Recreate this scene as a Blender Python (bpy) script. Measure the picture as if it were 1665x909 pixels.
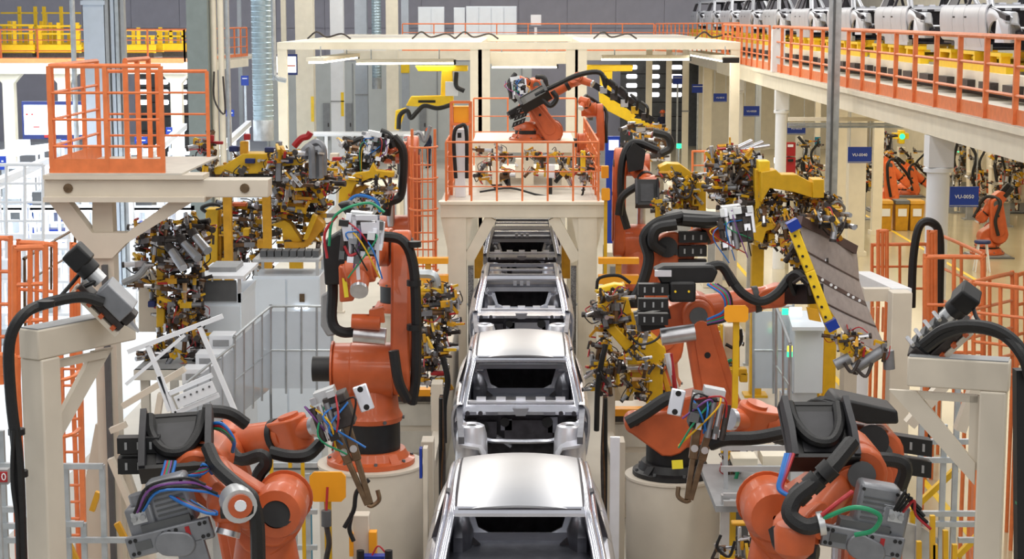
import bpy, bmesh, math, random
from mathutils import Vector as V, Matrix, Euler
for _o in list(bpy.data.objects): bpy.data.objects.remove(_o, do_unlink=True)
SC = bpy.context.scene
COL = SC.collection
# ------------------------------------------------------------------ camera
F = 3000.0; PITCH = math.radians(8.14); YAW = math.radians(0.353); H = 6.5
cd = bpy.data.cameras.new('camera'); cam = bpy.data.objects.new('camera', cd); COL.objects.link(cam)
cd.sensor_width = 36; cd.lens = 36*F/1665; cd.clip_end = 400
cam.location = (0, 0, H); cam.rotation_euler = (math.pi/2-PITCH, 0, YAW)
SC.camera = cam
RC = Euler((math.pi/2-PITCH, 0, YAW)).to_matrix()
def P(x, y, Y):
    d = RC @ V(((x-832.5)/F, -(y-454.5)/F, -1)); return V((0, 0, H)) + d*(Y/d.y)
# ------------------------------------------------------------------ light
W = bpy.data.worlds.new('hall'); SC.world = W; W.use_nodes = True
W.node_tree.nodes['Background'].inputs[0].default_value = (0.93, 0.96, 1.0, 1)
W.node_tree.nodes['Background'].inputs[1].default_value = 0.35
def area(n, loc, sx, sy, e, col=(1, .97, .92), tgt=None):
    l = bpy.data.lights.new(n, 'AREA'); l.shape = 'RECTANGLE'; l.size = sx; l.size_y = sy; l.energy = e; l.color = col
    o = bpy.data.objects.new(n, l); COL.objects.link(o); o.location = loc
    if tgt: o.rotation_euler = (V(tgt)-V(loc)).to_track_quat('-Z', 'Y').to_euler()
    return o
for k, x in enumerate((-9, -3, 3, 9)):                 # rows of hall luminaires under the roof; row behind camera added as front fill
    for y in (-6, 14, 34, 54, 76): area('hall_light', (x, y, 11.5), 1.2, 14, 470, (1, .96, .9))
area('assembly_light', (-15, 50, 5.0), 8, 40, 4200, (.86, .93, 1))
for y in (44, 60): area('cell_light', (0, y, 9.0), 9, 8, 500, (1, .88, .68))
area('bay_light', (12, 56, 4.4), 5, 60, 1500, (1, .9, .72))
SC.view_settings.view_transform = 'Standard'; SC.view_settings.look = 'None'
SC.view_settings.exposure = 0.0; SC.view_settings.gamma = 1; SC.view_settings.use_curve_mapping = False
# ------------------------------------------------------------------ materials
MT = {}
def lin(c): return tuple(((v/255+.055)/1.055)**2.4 if v > 10 else v/255/12.92 for v in c)
def mat(n, c, rough=.5, metal=0, ns=6, na=.12, bump=0, emit=0, coat=0, dirt=0, bscale=60):
    m = bpy.data.materials.new(n); m.use_nodes = True; nt = m.node_tree; b = nt.nodes['Principled BSDF']
    c = lin(c); b.inputs['Roughness'].default_value = rough; b.inputs['Metallic'].default_value = metal
    b.inputs['Coat Weight'].default_value = coat
    tc = nt.nodes.new('ShaderNodeTexCoord'); no = nt.nodes.new('ShaderNodeTexNoise')
    no.inputs['Scale'].default_value = ns; no.inputs['Detail'].default_value = 5
    nt.links.new(tc.outputs['Object'], no.inputs['Vector'])
    cr = nt.nodes.new('ShaderNodeValToRGB'); e = cr.color_ramp.elements
    e[0].position = .3; e[1].position = .7
    e[0].color = (*[v*(1-na) for v in c], 1); e[1].color = (*[min(1, v*(1+na)) for v in c], 1)
    nt.links.new(no.outputs['Fac'], cr.inputs['Fac']); out = cr.outputs['Color']
    if dirt:
        n2 = nt.nodes.new('ShaderNodeTexNoise'); n2.inputs['Scale'].default_value = ns*.35; n2.inputs['Detail'].default_value = 8
        nt.links.new(tc.outputs['Object'], n2.inputs['Vector'])
        r2 = nt.nodes.new('ShaderNodeValToRGB'); r2.color_ramp.elements[0].position = .52; r2.color_ramp.elements[1].position = .75
        r2.color_ramp.elements[1].color = (dirt, dirt, dirt, 1)
        mx = nt.nodes.new('ShaderNodeMix'); mx.data_type = 'RGBA'
        nt.links.new(r2.outputs['Color'], mx.inputs['Factor']); nt.links.new(out, mx.inputs[6])
        mx.inputs[7].default_value = (*[v*.35 for v in c], 1); out = mx.outputs[2]
    nt.links.new(out, b.inputs['Base Color'])
    if bump:
        n3 = nt.nodes.new('ShaderNodeTexNoise'); n3.inputs['Scale'].default_value = bscale
        nt.links.new(tc.outputs['Object'], n3.inputs['Vector'])
        bp = nt.nodes.new('ShaderNodeBump'); bp.inputs['Strength'].default_value = bump; bp.inputs['Distance'].default_value = .01
        nt.links.new(n3.outputs['Fac'], bp.inputs['Height']); nt.links.new(bp.outputs['Normal'], b.inputs['Normal'])
    if emit:
        b.inputs['Emission Color'].default_value = (*c, 1); b.inputs['Emission Strength'].default_value = emit
    MT[n] = m; return m
mat('cream', (210, 200, 184), .5, ns=3, na=.05, dirt=.18)
mat('ivory', (232, 224, 204), .45, ns=3, na=.05, dirt=.12)
mat('orange', (192, 90, 46), .42, ns=5, na=.14, dirt=.4, coat=.12)
mat('orange2', (244, 122, 64), .4, ns=5, na=.1)
mat('rail', (226, 124, 70), .42, ns=9, na=.1, dirt=.15)
mat('yellow', (216, 170, 24), .42, ns=6, na=.1, dirt=.3)
mat('byellow', (250, 208, 40), .4, ns=6, na=.06)
mat('ochre', (205, 150, 28), .5, ns=6, na=.14, dirt=.45)
mat('amber', (246, 166, 30), .45, ns=4, na=.05)
mat('black', (17, 17, 19), .5, ns=12, na=.3)
mat('hose', (15, 15, 17), .5, ns=30, na=.3, bump=.25, bscale=120)
mat('tray', (48, 48, 52), .5, ns=10, na=.2)
mat('dark', (62, 56, 54), .5, .3, ns=14, na=.35)
mat('brown', (104, 76, 52), .45, .55, ns=14, na=.35)
mat('bronze', (120, 100, 78), .4, .8, ns=12, na=.3, dirt=.4)
mat('steel', (196, 196, 200), .3, .9, ns=8, na=.12)
mat('alu', (206, 208, 210), .38, .75, ns=6, na=.08)
mat('gun', (136, 138, 143), .42, .6, ns=9, na=.12, dirt=.3)
mat('silver', (238, 240, 248), .3, .55, ns=5, na=.05)
mat('bodyroof', (192, 194, 200), .34, .85, ns=2, na=.03)
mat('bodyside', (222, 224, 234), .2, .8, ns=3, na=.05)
mat('bodyin', (142, 144, 154), .36, .65, ns=7, na=.2)  # same body steel, cabin shade put into a darker tone
mat('bodydark', (66, 64, 70), .5, .5, ns=9, na=.3)  # same body steel with deep shade put into the colour; also dark seams
mat('mezzcar', (206, 208, 214), .42, .45, ns=3, na=.05)
mat('panelgrey', (172, 162, 160), .55, .25, ns=14, na=.1)
mat('panelseam', (96, 78, 76), .5, .3)
mat('white', (232, 235, 240), .4, ns=3, na=.03)
mat('cabinet', (216, 224, 232), .4, ns=3, na=.03)
mat('grey', (150, 152, 154), .5, ns=6, na=.1)
mat('galv', (184, 190, 194), .35, .55, ns=7, na=.15)
mat('duct', (176, 196, 206), .32, .6, ns=6, na=.12)
mat('colgrey', (124, 134, 132), .6, ns=5, na=.06)
mat('colblue', (182, 190, 200), .55, ns=4, na=.04)
mat('darkgrey', (86, 88, 90), .5, ns=6, na=.15)
mat('blue', (12, 52, 150), .4, ns=5, na=.06)
mat('navy', (18, 34, 92), .5, ns=5, na=.15)
mat('bluehose', (30, 110, 190), .4)
mat('redhose', (170, 36, 44), .4)
mat('greenhose', (28, 140, 96), .4)
mat('violethose', (120, 70, 140), .4)
mat('red', (168, 30, 34), .45, ns=6, na=.15)
mat('wall', (186, 184, 196), .8, ns=2, na=.05)
mat('wall2', (206, 210, 208), .7, ns=2, na=.04)
mat('floor', (196, 184, 152), .16, ns=.6, na=.07, dirt=.2)
mat('floorcell', (190, 184, 172), .4, ns=.9, na=.08, dirt=.3)
mat('floorwhite', (226, 232, 236), .3, ns=1, na=.04)
mat('deck', (206, 200, 188), .6, ns=5, na=.08, dirt=.25)
mat('skin', (196, 140, 112), .6); mat('cloth', (38, 42, 66), .8, ns=20, na=.2); mat('clothblue', (40, 84, 150), .8, ns=20, na=.2)
mat('helmet', (250, 110, 50), .35); mat('teal', (20, 120, 150), .5)
mat('wood', (206, 170, 126), .6, ns=8, na=.15)
mat('screen', (250, 252, 255), .3, emit=1.6, na=0); mat('lamp', (255, 250, 235), .3, emit=9, na=0)
mat('coldlamp', (240, 246, 255), .3, emit=5, na=0); mat('window', (252, 252, 255), .3, emit=2.2, na=0)
mat('redled', (255, 50, 70), .4, emit=2.5, na=0); mat('greenled', (40, 230, 140), .4, emit=2.5, na=0); mat('yellowled', (255, 220, 60), .4, emit=2, na=0)
mat('plate', (244, 226, 60), .5, na=.03); mat('print', (20, 20, 22), .6, na=0); mat('signwhite', (240, 244, 250), .5, na=0)
mat('glass', (205, 215, 225), .12, .1, na=.03)
mat('mesh', (150, 150, 152), .5, .3, ns=50, na=.5)
# ------------------------------------------------------------------ mesh builder
X3 = V((1, 0, 0)); Y3 = V((0, 1, 0)); Z3 = V((0, 0, 1))
ORG = {}
def frame(d):
    d = V(d).normalized(); a = Z3 if abs(d.z) < .95 else X3
    u = d.cross(a).normalized(); return u, d.cross(u).normalized() * -1
class MB:
    def __init__(s, m='cream'): s.v = []; s.f = []; s.fm = []; s.m = m
    def add(s, vs, fs, m=None):
        n = len(s.v); s.v += [V(p) for p in vs]; s.f += [[i+n for i in f] for f in fs]; s.fm += [m or s.m]*len(fs); return s
    def box(s, c, sz, rot=None, m=None):
        c = V(c); vs = []
        for x in (-.5, .5):
            for y in (-.5, .5):
                for z in (-.5, .5):
                    p = V((x*sz[0], y*sz[1], z*sz[2])); vs.append(c + (rot @ p if rot else p))
        return s.add(vs, [(0, 1, 3, 2), (4, 6, 7, 5), (0, 4, 5, 1), (2, 3, 7, 6), (0, 2, 6, 4), (1, 5, 7, 3)], m)
    def lh(s, lo, hi, m=None):
        lo, hi = V(lo), V(hi); return s.box((lo+hi)/2, hi-lo, None, m)
    def bar(s, a, b, w, h=None, m=None, up=None):
        a, b = V(a), V(b); h = h or w; d = (b-a).normalized()
        if up: u = d.cross(V(up)).normalized(); w2 = u.cross(d)
        else: u, w2 = frame(d)
        vs = [p + u*(i*w/2) + w2*(j*h/2) for p in (a, b) for i, j in ((-1, -1), (1, -1), (1, 1), (-1, 1))]
        return s.add(vs, [(0, 1, 2, 3), (4, 7, 6, 5), (0, 4, 5, 1), (1, 5, 6, 2), (2, 6, 7, 3), (3, 7, 4, 0)], m)
    def cyl(s, a, b, r, r2=None, n=12, m=None):
        a, b = V(a), V(b); r2 = r if r2 is None else r2; u, w = frame(b-a)
        vs = []
        for p, q in ((a, r), (b, r2)):
            for k in range(n): t = 2*math.pi*k/n; vs.append(p + u*(q*math.cos(t)) + w*(q*math.sin(t)))
        return s.add(vs, [[k, (k+1) % n, n+(k+1) % n, n+k] for k in range(n)] + [list(range(n))[::-1], list(range(n, 2*n))], m)
    def lathe(s, prof, o, ax=(0, 0, 1), n=24, m=None):
        o = V(o); ax = V(ax).normalized(); u, w = frame(ax); vs = []; k = len(prof)
        for i in range(n):
            t = 2*math.pi*i/n; d = u*math.cos(t) + w*math.sin(t)
            vs += [o + d*r + ax*z for r, z in prof]
        fs = [[i*k+j, ((i+1) % n)*k+j, ((i+1) % n)*k+j+1, i*k+j+1] for i in range(n) for j in range(k-1)]
        return s.add(vs, fs, m)
    def tube(s, pts, r, n=8, seg=5, m=None):
        pts = [V(p) for p in pts]; q = []
        if len(pts) > 2 and seg > 1:
            pp = [pts[0]*2-pts[1]] + pts + [pts[-1]*2-pts[-2]]
            for i in range(1, len(pp)-2):
                for k in range(seg):
                    t = k/seg; a, b, c, d = pp[i-1:i+3]
                    q.append(.5*((2*b)+(c-a)*t+(2*a-5*b+4*c-d)*t*t+(3*b-a-3*c+d)*t**3))
            q.append(pts[-1])
        else: q = pts
        u, w = frame(q[1]-q[0]); vs = []; L = len(q)
        for i, p in enumerate(q):
            d = (q[min(i+1, L-1)]-q[max(i-1, 0)]).normalized()
            u = (u - d*u.dot(d)); u = u.normalized() if u.length > 1e-6 else frame(d)[0]; w = d.cross(u)
            for k in range(n): t = 2*math.pi*k/n; vs.append(p + u*(r*math.cos(t)) + w*(r*math.sin(t)))
        fs = [[i*n+k, i*n+(k+1) % n, (i+1)*n+(k+1) % n, (i+1)*n+k] for i in range(L-1) for k in range(n)]
        return s.add(vs, fs + [list(range(n))[::-1], list(range((L-1)*n, L*n))], m)
    def prism(s, poly, ex, m=None):
        poly = [V(p) for p in poly]; ex = V(ex); n = len(poly)
        return s.add(poly + [p+ex for p in poly], [list(range(n))[::-1], list(range(n, 2*n))] + [[k, (k+1) % n, n+(k+1) % n, n+k] for k in range(n)], m)
    def hull2(s, a, ra, b, rb, ax, t, n=9, m=None):
        a, b, ax = V(a), V(b), V(ax).normalized(); d = (b-a); d = (d-ax*d.dot(ax)).normalized(); u = ax.cross(d)
        poly = [a + (-d*math.cos(t1)+u*math.sin(t1))*ra for t1 in [(-.5+k/(n-1))*math.pi for k in range(n)]]
        poly += [b + (d*math.cos(t1)+u*math.sin(t1))*rb for t1 in [(.5-k/(n-1))*math.pi for k in range(n)]]
        return s.prism([p-ax*t/2 for p in poly], ax*t, m)
    def ball(s, c, r, n=8, m=None, sq=(1, 1, 1)):
        c = V(c); vs = []; k = n//2
        for i in range(1, k):
            for j in range(n):
                a, b = math.pi*i/k, 2*math.pi*j/n
                vs.append(c+V((r*sq[0]*math.sin(a)*math.cos(b), r*sq[1]*math.sin(a)*math.sin(b), r*sq[2]*math.cos(a))))
        vs += [c+Z3*r*sq[2], c-Z3*r*sq[2]]; t = len(vs)-2
        fs = [[i*n+j, i*n+(j+1) % n, (i+1)*n+(j+1) % n, (i+1)*n+j] for i in range(k-2) for j in range(n)]
        fs += [[j, (j+1) % n, t] for j in range(n)] + [[(k-2)*n+j, (k-2)*n+(j+1) % n, t+1] for j in range(n)]
        return s.add(vs, fs, m)
    def sheet(s, fn, nu, nv, m=None, th=0):
        vs = [V(fn(i/nu, j/nv)) for i in range(nu+1) for j in range(nv+1)]
        fs = [[i*(nv+1)+j, (i+1)*(nv+1)+j, (i+1)*(nv+1)+j+1, i*(nv+1)+j+1] for i in range(nu) for j in range(nv)]
        if th:
            t = V(th) if not isinstance(th, (int, float)) else V((0, 0, -th)); N = len(vs)
            vs = vs+[p+t for p in vs]; fs = fs+[[q+N for q in f[::-1]] for f in fs]
            rim = [i*(nv+1) for i in range(nu+1)]+[nu*(nv+1)+j for j in range(1, nv+1)]+[i*(nv+1)+nv for i in range(nu-1, -1, -1)]+[j for j in range(nv-1, 0, -1)]
            L = len(rim); fs = fs+[[rim[k], rim[(k+1) % L], rim[(k+1) % L]+N, rim[k]+N] for k in range(L)]
        return s.add(vs, fs, m)
    def pb(s, x0, y0, x1, y1, Y, dep, m=None):       # box whose front face stands at distance Y and spans these directions
        a, b = P(x0, y1, Y), P(x1, y0, Y); return s.lh((a.x, Y, a.z), (b.x, Y+dep, b.z), m)
    def mesh(s, name, o):
        me = bpy.data.meshes.new(name); me.from_pydata([p-o for p in s.v], [], s.f)
        ms = []
        for x in s.fm:
            if x not in ms: ms.append(x)
        for x in ms: me.materials.append(MT[x])
        me.polygons.foreach_set('material_index', [ms.index(x) for x in s.fm])
        bm = bmesh.new(); bm.from_mesh(me); bmesh.ops.recalc_face_normals(bm, faces=bm.faces); bm.to_mesh(me); bm.free()
        me.polygons.foreach_set('use_smooth', [True]*len(me.polygons)); me.set_sharp_from_angle(angle=math.radians(38))
        return me
    def build(s, name, parent=None, bevel=0):
        if parent is None:
            xs = [p.x for p in s.v]; ys = [p.y for p in s.v]
            o = V(((min(xs)+max(xs))/2, (min(ys)+max(ys))/2, min(p.z for p in s.v)))
        else: o = ORG[parent]
        ob = bpy.data.objects.new(name, s.mesh(name, o)); COL.objects.link(ob); ORG[ob] = o
        if parent is None: ob.location = o
        else: ob.parent = parent
        if bevel:
            b = ob.modifiers.new('bevel', 'BEVEL'); b.width = bevel; b.segments = 2; b.limit_method = 'ANGLE'; b.angle_limit = math.radians(40); b.use_clamp_overlap = True
        return ob
def tag(o, label, cat, group=None):
    o['label'] = label; o['category'] = cat
    if group: o['group'] = group
    return o
def thing(name, label, cat, loc, group=None):
    o = bpy.data.objects.new(name, None); COL.objects.link(o); o.location = loc; ORG[o] = V(loc); o.empty_display_size = .1
    return tag(o, label, cat, group)
def struct(o): o['kind'] = 'structure'; return o
def one(mb, name, label, cat, group=None, bevel=0): return tag(mb.build(name, None, bevel), label, cat, group)
def put(data, name, parent, M):               # an object that shares mesh data, placed by a world matrix
    o = bpy.data.objects.new(name, data); COL.objects.link(o); o.parent = parent
    o.matrix_basis = Matrix.Translation(-ORG[parent]) @ M; ORG[o] = ORG[parent]
    return o
def clone(root, loc, rz=0, label=None, group=None):
    c = root.copy(); COL.objects.link(c); c.location = loc; c.rotation_euler = (0, 0, rz)
    if label: c['label'] = label
    if group: c['group'] = group
    for ch in list(root.children):
        d = ch.copy(); COL.objects.link(d); d.parent = c
        for g in list(ch.children):
            e = g.copy(); COL.objects.link(e); e.parent = d
    return c
def text_mesh(txt, size, m):
    cu = bpy.data.curves.new('lettering', 'FONT'); cu.body = txt; cu.size = size; cu.align_x = 'CENTER'; cu.align_y = 'CENTER'; cu.extrude = .002; cu.resolution_u = 2
    to = bpy.data.objects.new('lettering', cu); COL.objects.link(to); bpy.context.view_layer.update()
    me = bpy.data.meshes.new_from_object(to); bpy.data.objects.remove(to); bpy.data.curves.remove(cu)
    me.materials.clear(); me.materials.append(MT[m]); return me
def lettering(txt, size, parent, loc, m='signwhite', rot=None):
    M = Matrix.Translation(V(loc)) @ (rot or Matrix.Rotation(math.pi/2, 4, 'X'))
    return put(text_mesh(txt, size, m), 'lettering', parent, M)
# ------------------------------------------------------------------ the hall
def slab(name, lo, hi, m): return struct(MB(m).lh(lo, hi).build(name))
slab('floor', (-6.5, 4, -.3), (4.6, 98, 0), 'floorcell')
slab('floor_aisle', (4.6, 4, -.3), (20, 98, 0), 'floor')
slab('floor_assembly', (-30, 4, -.3), (-6.5, 98, 0), 'floorwhite')
wb = struct(MB('wall').lh((-30, 96.1, 0), (20, 96.4, 13)).build('wall_back'))
pm = MB('wall').lh((-1.24, -.06, -.73), (1.24, 0, .73)).mesh('panel', V((0, 0, 0)))
for i in range(18):
    for j in range(3): put(pm, 'panel', wb, Matrix.Translation((-24+i*2.5, 96.1, 5.1+j*1.5)))
struct(MB('ivory').lh((17, 20, 0), (17.3, 96, 13)).build('wall_right'))
struct(MB('ivory').lh((8.6, 91, 0), (17, 91.2, 4.6)).build('wall_bay'))  # pale backdrop partition added to brighten the far end of the bay
struct(MB('white').lh((-30.3, 10, 0), (-30, 96, 13)).build('wall_left'))
pw = struct(MB('wall2').lh((-12.5, 90, 0), (.4, 90.2, 4.3)).build('wall_partition'))
for i in range(7): MB('grey').lh((-12.4+i*2.05, 89.96, .1), (-12.36+i*2.05, 90, 4.2)).build('joint_strip', pw)
def far_door(name, x0, x1, y, rows, cols, h):
    d = struct(MB('darkgrey').lh((x0, y, 0), (x1, y+.15, h)).build(name))
    for k in range(1, 6): MB('black').lh((x0, y-.02, h*k/6-.02), (x1, y, h*k/6+.02)).build('panel_joint', d)
    for i in range(cols):
        for j in range(rows):
            cx = x0+(x1-x0)*(i+.5)/cols; cz = h*.98-j*.46-.3
            MB('window').prism([(cx+a*.27, y-.03, cz+b*.11) for a, b in ((-1, -.6), (-.8, -1), (.8, -1), (1, -.6), (1, .6), (.8, 1), (-.8, 1), (-1, .6))], (0, .04, 0)).build('window_pane', d)
    return d
a = P(1010, 0, 94); b = P(1120, 0, 94); far_door('door_1', a.x, b.x, 94, 4, 3, 4.3)
a = P(215, 0, 84); b = P(306, 0, 84); far_door('door_2', a.x, b.x, 84, 3, 3, 3.9)
a = P(1121, 0, 93); b = P(1160, 0, 93); struct(MB('darkgrey').lh((a.x, 93, 0), (b.x, 93.2, 4.6)).build('door_3'))
# two grey doors in the partition
for k, x in enumerate((531, 567, 688)):
    d = struct(MB('grey').pb(x-5, 168, x+5, 228, 89.9, .08).build('door_%d' % (k+4))); MB('dark').pb(x+2, 200, x+3.5, 206, 89.86, .04).build('door_handle', d)
# ------------------------------------------------------------------ railings
def railing(label, pts, h=1.1, levels=(.42, .76), gap=1.2, w=.045, kick=.15, m='rail', name='guard_railing', group=None, rnd=True):
    pts = [V(p) for p in pts]; r = thing(name, label, 'railing', pts[0], group); up = Z3*h
    posts = {}
    for a, b in zip(pts, pts[1:]):
        n = max(1, round((b-a).length/gap))
        for k in range(n+1):
            q = a.lerp(b, k/n); posts[tuple(round(c, 2) for c in q)] = q
        for l in levels: MB(m).cyl(a+Z3*l, b+Z3*l, w*.36, n=6).build('middle_rail', r)
        MB(m).cyl(a+up, b+up, w*.55, n=8).build('top_rail', r)
        if kick:
            d = (b-a).normalized().cross(Z3)*.02; MB(m).prism([a+d, b+d, b+d+Z3*kick, a+d+Z3*kick], -d*.5).build('kick_board', r)
    for q in posts.values(): MB(m).bar(q, q+up, w, w).build('post', r)
    return r
# ------------------------------------------------------------------ mezzanine on the right with body conveyor
ME = 6.45; DZ = 5.08
o = thing('mezzanine_deck', 'long raised concrete walkway with cream edge beam on the right', 'mezzanine', (ME, 20, DZ))
MB('deck').lh((ME-.05, 17, DZ-.1), (ME+6, 62, DZ)).build('floor_slab', o)
MB('ivory').lh((ME, 17, DZ-.46), (ME+.2, 62, DZ-.12)).build('edge_beam', o)
MB('ivory').lh((ME-.09, 17, DZ-.1), (ME-.06, 62, DZ-.01)).build('edge_angle', o)
for k in range(7): MB('ivory').lh((ME+.25, 19.5+k*6.5, DZ-.5), (ME+5.8, 19.8+k*6.5, DZ-.12)).build('cross_beam', o)
railing('long orange guard railing along the edge of the right mezzanine', [(ME, 18, DZ), (ME, 48, DZ)], 1.14, (.38, .76), 1.62, .07, .2)
railing('short orange guard railing on the mezzanine beyond the white column top', [(ME, 48.8, DZ), (ME, 60, DZ)], 1.14, (.38, .76), 1.3, .06, .2)
for k, (x, Y, w, l) in enumerate(((1525, 29.5, .36, 'white round column under the mezzanine right of the yellow bins'), (1268, 47.5, .3, 'white round column under the mezzanine beside the red cabinets'), (1198, 60, .3, 'white column at the far end of the mezzanine edge'))):
    p = P(x, 300, Y); c = thing('mezzanine_column', l, 'column', (p.x, Y, 0)); zt = DZ-.47
    MB('white').cyl((p.x, Y, 0), (p.x, Y, zt-.55), w*.5, n=20).build('shaft', c)
    MB('white').lathe([(w*.5, zt-.6), (w*.66, zt-.58), (w*.66, zt-.52), (w*.55, zt-.5)], (p.x, Y, 0)).build('collar', c)
    MB('white').lh((p.x-w*.55, Y-w*.55, zt-.5), (p.x+w*.55, Y+w*.55, zt)).build('head', c)
p = P(1268, 100, 47.5); one(MB('white').lh((p.x-.22, 47.3, DZ), (p.x+.1, 47.6, DZ+1.08)), 'column_stub', 'white square column stub rising through the orange mezzanine railing', 'column')
# conveyor on the mezzanine
cv = thing('body_conveyor', 'white floor conveyor bed under the yellow skids on the mezzanine', 'conveyor', (8.9, 40, DZ))
for x in (8.1, 9.7): MB('ivory').lh((x-.12, 18, DZ+.14), (x+.12, 92, DZ+.45)).build('side_beam', cv)
MB('black').lh((8.25, 18, DZ), (9.55, 92, DZ+.12)).build('painted_shadow_gap', cv)  # black slab stands in for the shade below the conveyor bed
for k in range(46): MB('dark').lh((7.84, 18.4+k*1.6, DZ+.12), (7.98, 19.2+k*1.6, DZ+.3)).build('roller_guard', cv)
slab('floor_mezzanine', (ME+6, 17, DZ-.4), (17, 96, DZ), 'deck')
slab('floor_mezzanine_far', (ME, 62, DZ-.4), (ME+6, 96, DZ), 'deck')
def skid(label, y, x=8.9, z=DZ+.45, group=None):
    s = thing('body_skid', label, 'skid', (x, y, z), group)
    for sx in (-.75, .75):
        MB('byellow').lh((x+sx-.09, y-2.75, z), (x+sx+.09, y+2.75, z+.16)).build('runner', s)
        for k in range(6):
            q = y-2.3+k*.92; MB('byellow').lh((x+sx-.08, q-.07, z+.16), (x+sx+.08, q+.07, z+.28)).build('upright', s)
        for k in (0, 2, 4):
            q = y-2.3+k*.92; MB('byellow').lh((x+sx-.1, q-.12, z+.28), (x+sx+.1, q+1.05, z+.34)).build('support_plate', s)
    for k in range(4):
        q = y-2.3+k*1.5; MB('byellow').lh((x-.66, q-.06, z+.03), (x+.66, q+.06, z+.14)).build('cross_bar', s)
    return s
# ------------------------------------------------------------------ mezzanine on the left with yellow carriers
LM = 66; 
o = thing('mezzanine_deck', 'raised walkway across the back left with a pale green edge beam', 'mezzanine', (-15, LM, 4.9))
a = P(-30, 0, LM).x; b = P(298, 0, LM).x
MB('deck').lh((a-4, LM, 4.72), (b, LM+16, 4.84)).build('floor_slab', o)
MB('ivory').lh((a-4, LM-.15, 4.45), (b+.1, LM, 4.86)).build('edge_beam', o)
MB('rail').lh((a-4, LM-.2, 4.84), (b, LM-.16, 5.02)).build('edge_angle', o)
railing('orange guard railing along the back left mezzanine edge', [(a-2, LM, 4.86), (b, LM, 4.86)], 1.15, (.4, .78), 1.35, .06, .12)
b2 = P(400, 0, LM+10); railing('orange guard railing curving off behind the grey column at back left', [(b, LM, 4.86), (b2.x, LM+10, 4.86)], 1.15, (.4, .78), 1.1, .06, .12)
o = thing('mezzanine_deck', 'raised walkway strip between the grey column and the spiral duct', 'mezzanine', (b, LM+5, 4.8))
MB('deck').prism([(b, LM, 4.72), (b2.x, LM+10, 4.72), (b2.x, LM+16, 4.72), (b, LM+16, 4.72)], (0, 0, .12)).build('floor_slab', o)
MB('ivory').bar((b, LM-.05, 4.6), (b2.x, LM+9.95, 4.6), .12, .3, up=(0, 0, 1)).build('edge_beam', o)
for k, (x, l) in enumerate(((10, 'leftmost post under the back left mezzanine'), (100, 'post under the back left mezzanine behind the big white screen'), (284, 'cream post with haunch under the right end of the left mezzanine'))):
    p = P(x, 0, LM+.4).x; c = thing('mezzanine_column', 'cream ' + l if k < 2 else l, 'column', (p, LM+.4, 0))
    MB('ivory').lh((p-.2, LM+.2, 0), (p+.2, LM+.6, 4.1)).build('shaft', c)
    MB('ivory').prism([(p-.2, LM+.2, 4.1), (p+.2, LM+.2, 4.1), (p+.5, LM+.2, 4.44), (p-.5, LM+.2, 4.44)], (0, .4, 0)).build('haunch', c)
rnd = random.Random(3)
def carrier(label, x0, x1, y, z, hh, grp):
    c = thing('skid_carrier', label, 'carrier', ((x0+x1)/2, y, z), grp)
    MB('byellow').lh((x0, y, z), (x1, y+.18, z+.3)).build('front_runner', c); MB('byellow').lh((x0, y+1.5, z), (x1, y+1.68, z+.3)).build('rear_runner', c)
    MB('dark').lh((x0+.05, y-.05, z-.25), (x1-.05, y+1.6, z)).build('trolley', c)
    n = int((x1-x0)/.55)
    for k in range(n+1):
        q = x0+.1+k*(x1-x0-.2)/n
        for yy in (y, y+1.5): MB('byellow').lh((q-.06, yy+.02, z+.3), (q+.06, yy+.14, z+.3+hh*rnd.choice((.5, .8, 1)))).build('upright', c)
    for f in (.45, .8): MB('byellow').lh((x0, y+.02, z+.3+hh*f), (x1, y+.12, z+.36+hh*f)).build('top_bar', c)
    for k in range(4): q = x0+.3+k*(x1-x0-.6)/3; MB('byellow').lh((q-.05, y+.2, z+.1), (q+.05, y+1.5, z+.2)).build('cross_bar', c)
z0 = 5.15
for x0, x1, hh, dy, l in ((-10, 52, .85, 1.5, 'yellow skid carrier at the far left end of the back left mezzanine'), (58, 128, .8, 1.8, 'yellow skid carrier left of the big blue-grey column on the left mezzanine'),
                          (196, 250, .62, 1.6, 'yellow skid carrier right of the big blue-grey column on the left mezzanine'), (252, 300, .55, 4.2, 'yellow skid carrier beside the grey-green column on the left mezzanine')):
    carrier(l, P(x0, 0, LM+dy).x, P(x1, 0, LM+dy).x, LM+dy, z0, hh, 'yellow carriers on the left mezzanine')
for x0, x1, l in ((0, 60, 'second yellow carrier in the back row at far left'), (66, 130, 'second yellow carrier in the back row near the thin grey pole')):
    carrier(l, P(x0, 0, LM+6).x, P(x1, 0, LM+6).x, LM+6, z0, 1.4, 'yellow carriers on the left mezzanine')
# columns standing on the left mezzanine and behind it
def col(label, x0, x1, Y, m, z0=0, z1=11, dep=None, name='hall_column', bev=0):
    a, b = P(x0, 0, Y).x, P(x1, 0, Y).x; c = thing(name, label, 'column', ((a+b)/2, Y, z0))
    MB(m).lh((a, Y, z0), (b, Y+(dep or b-a), z1)).build('shaft', c)
    MB(m).lh((a-.06, Y-.06, z0), (b+.06, Y+(dep or b-a)+.06, z0+.12)).build('base_plate', c)
    return c, a, b
c, a, b = col('big blue-grey box column behind the left railed platform', 134, 168, 44, 'colblue')
for k in range(4): MB(('grey', 'colblue', 'galv', 'grey')[k]).lh((b+.02+k*.12, 44+.05*(k % 2), 0), (b+.1+k*.12, 44.3, 11)).build('cable_duct', c)
MB('colblue').lh((a-.04, 43.95, 6.75), (b+.04, 44, 6.85)).build('joint_band', c)
p = P(117, 0, 42); one(MB('galv').cyl((p.x, 42, 0), (p.x, 42, 10), .06), 'slim_pole', 'slim grey steel pole left of the big blue-grey column', 'pole')
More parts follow.
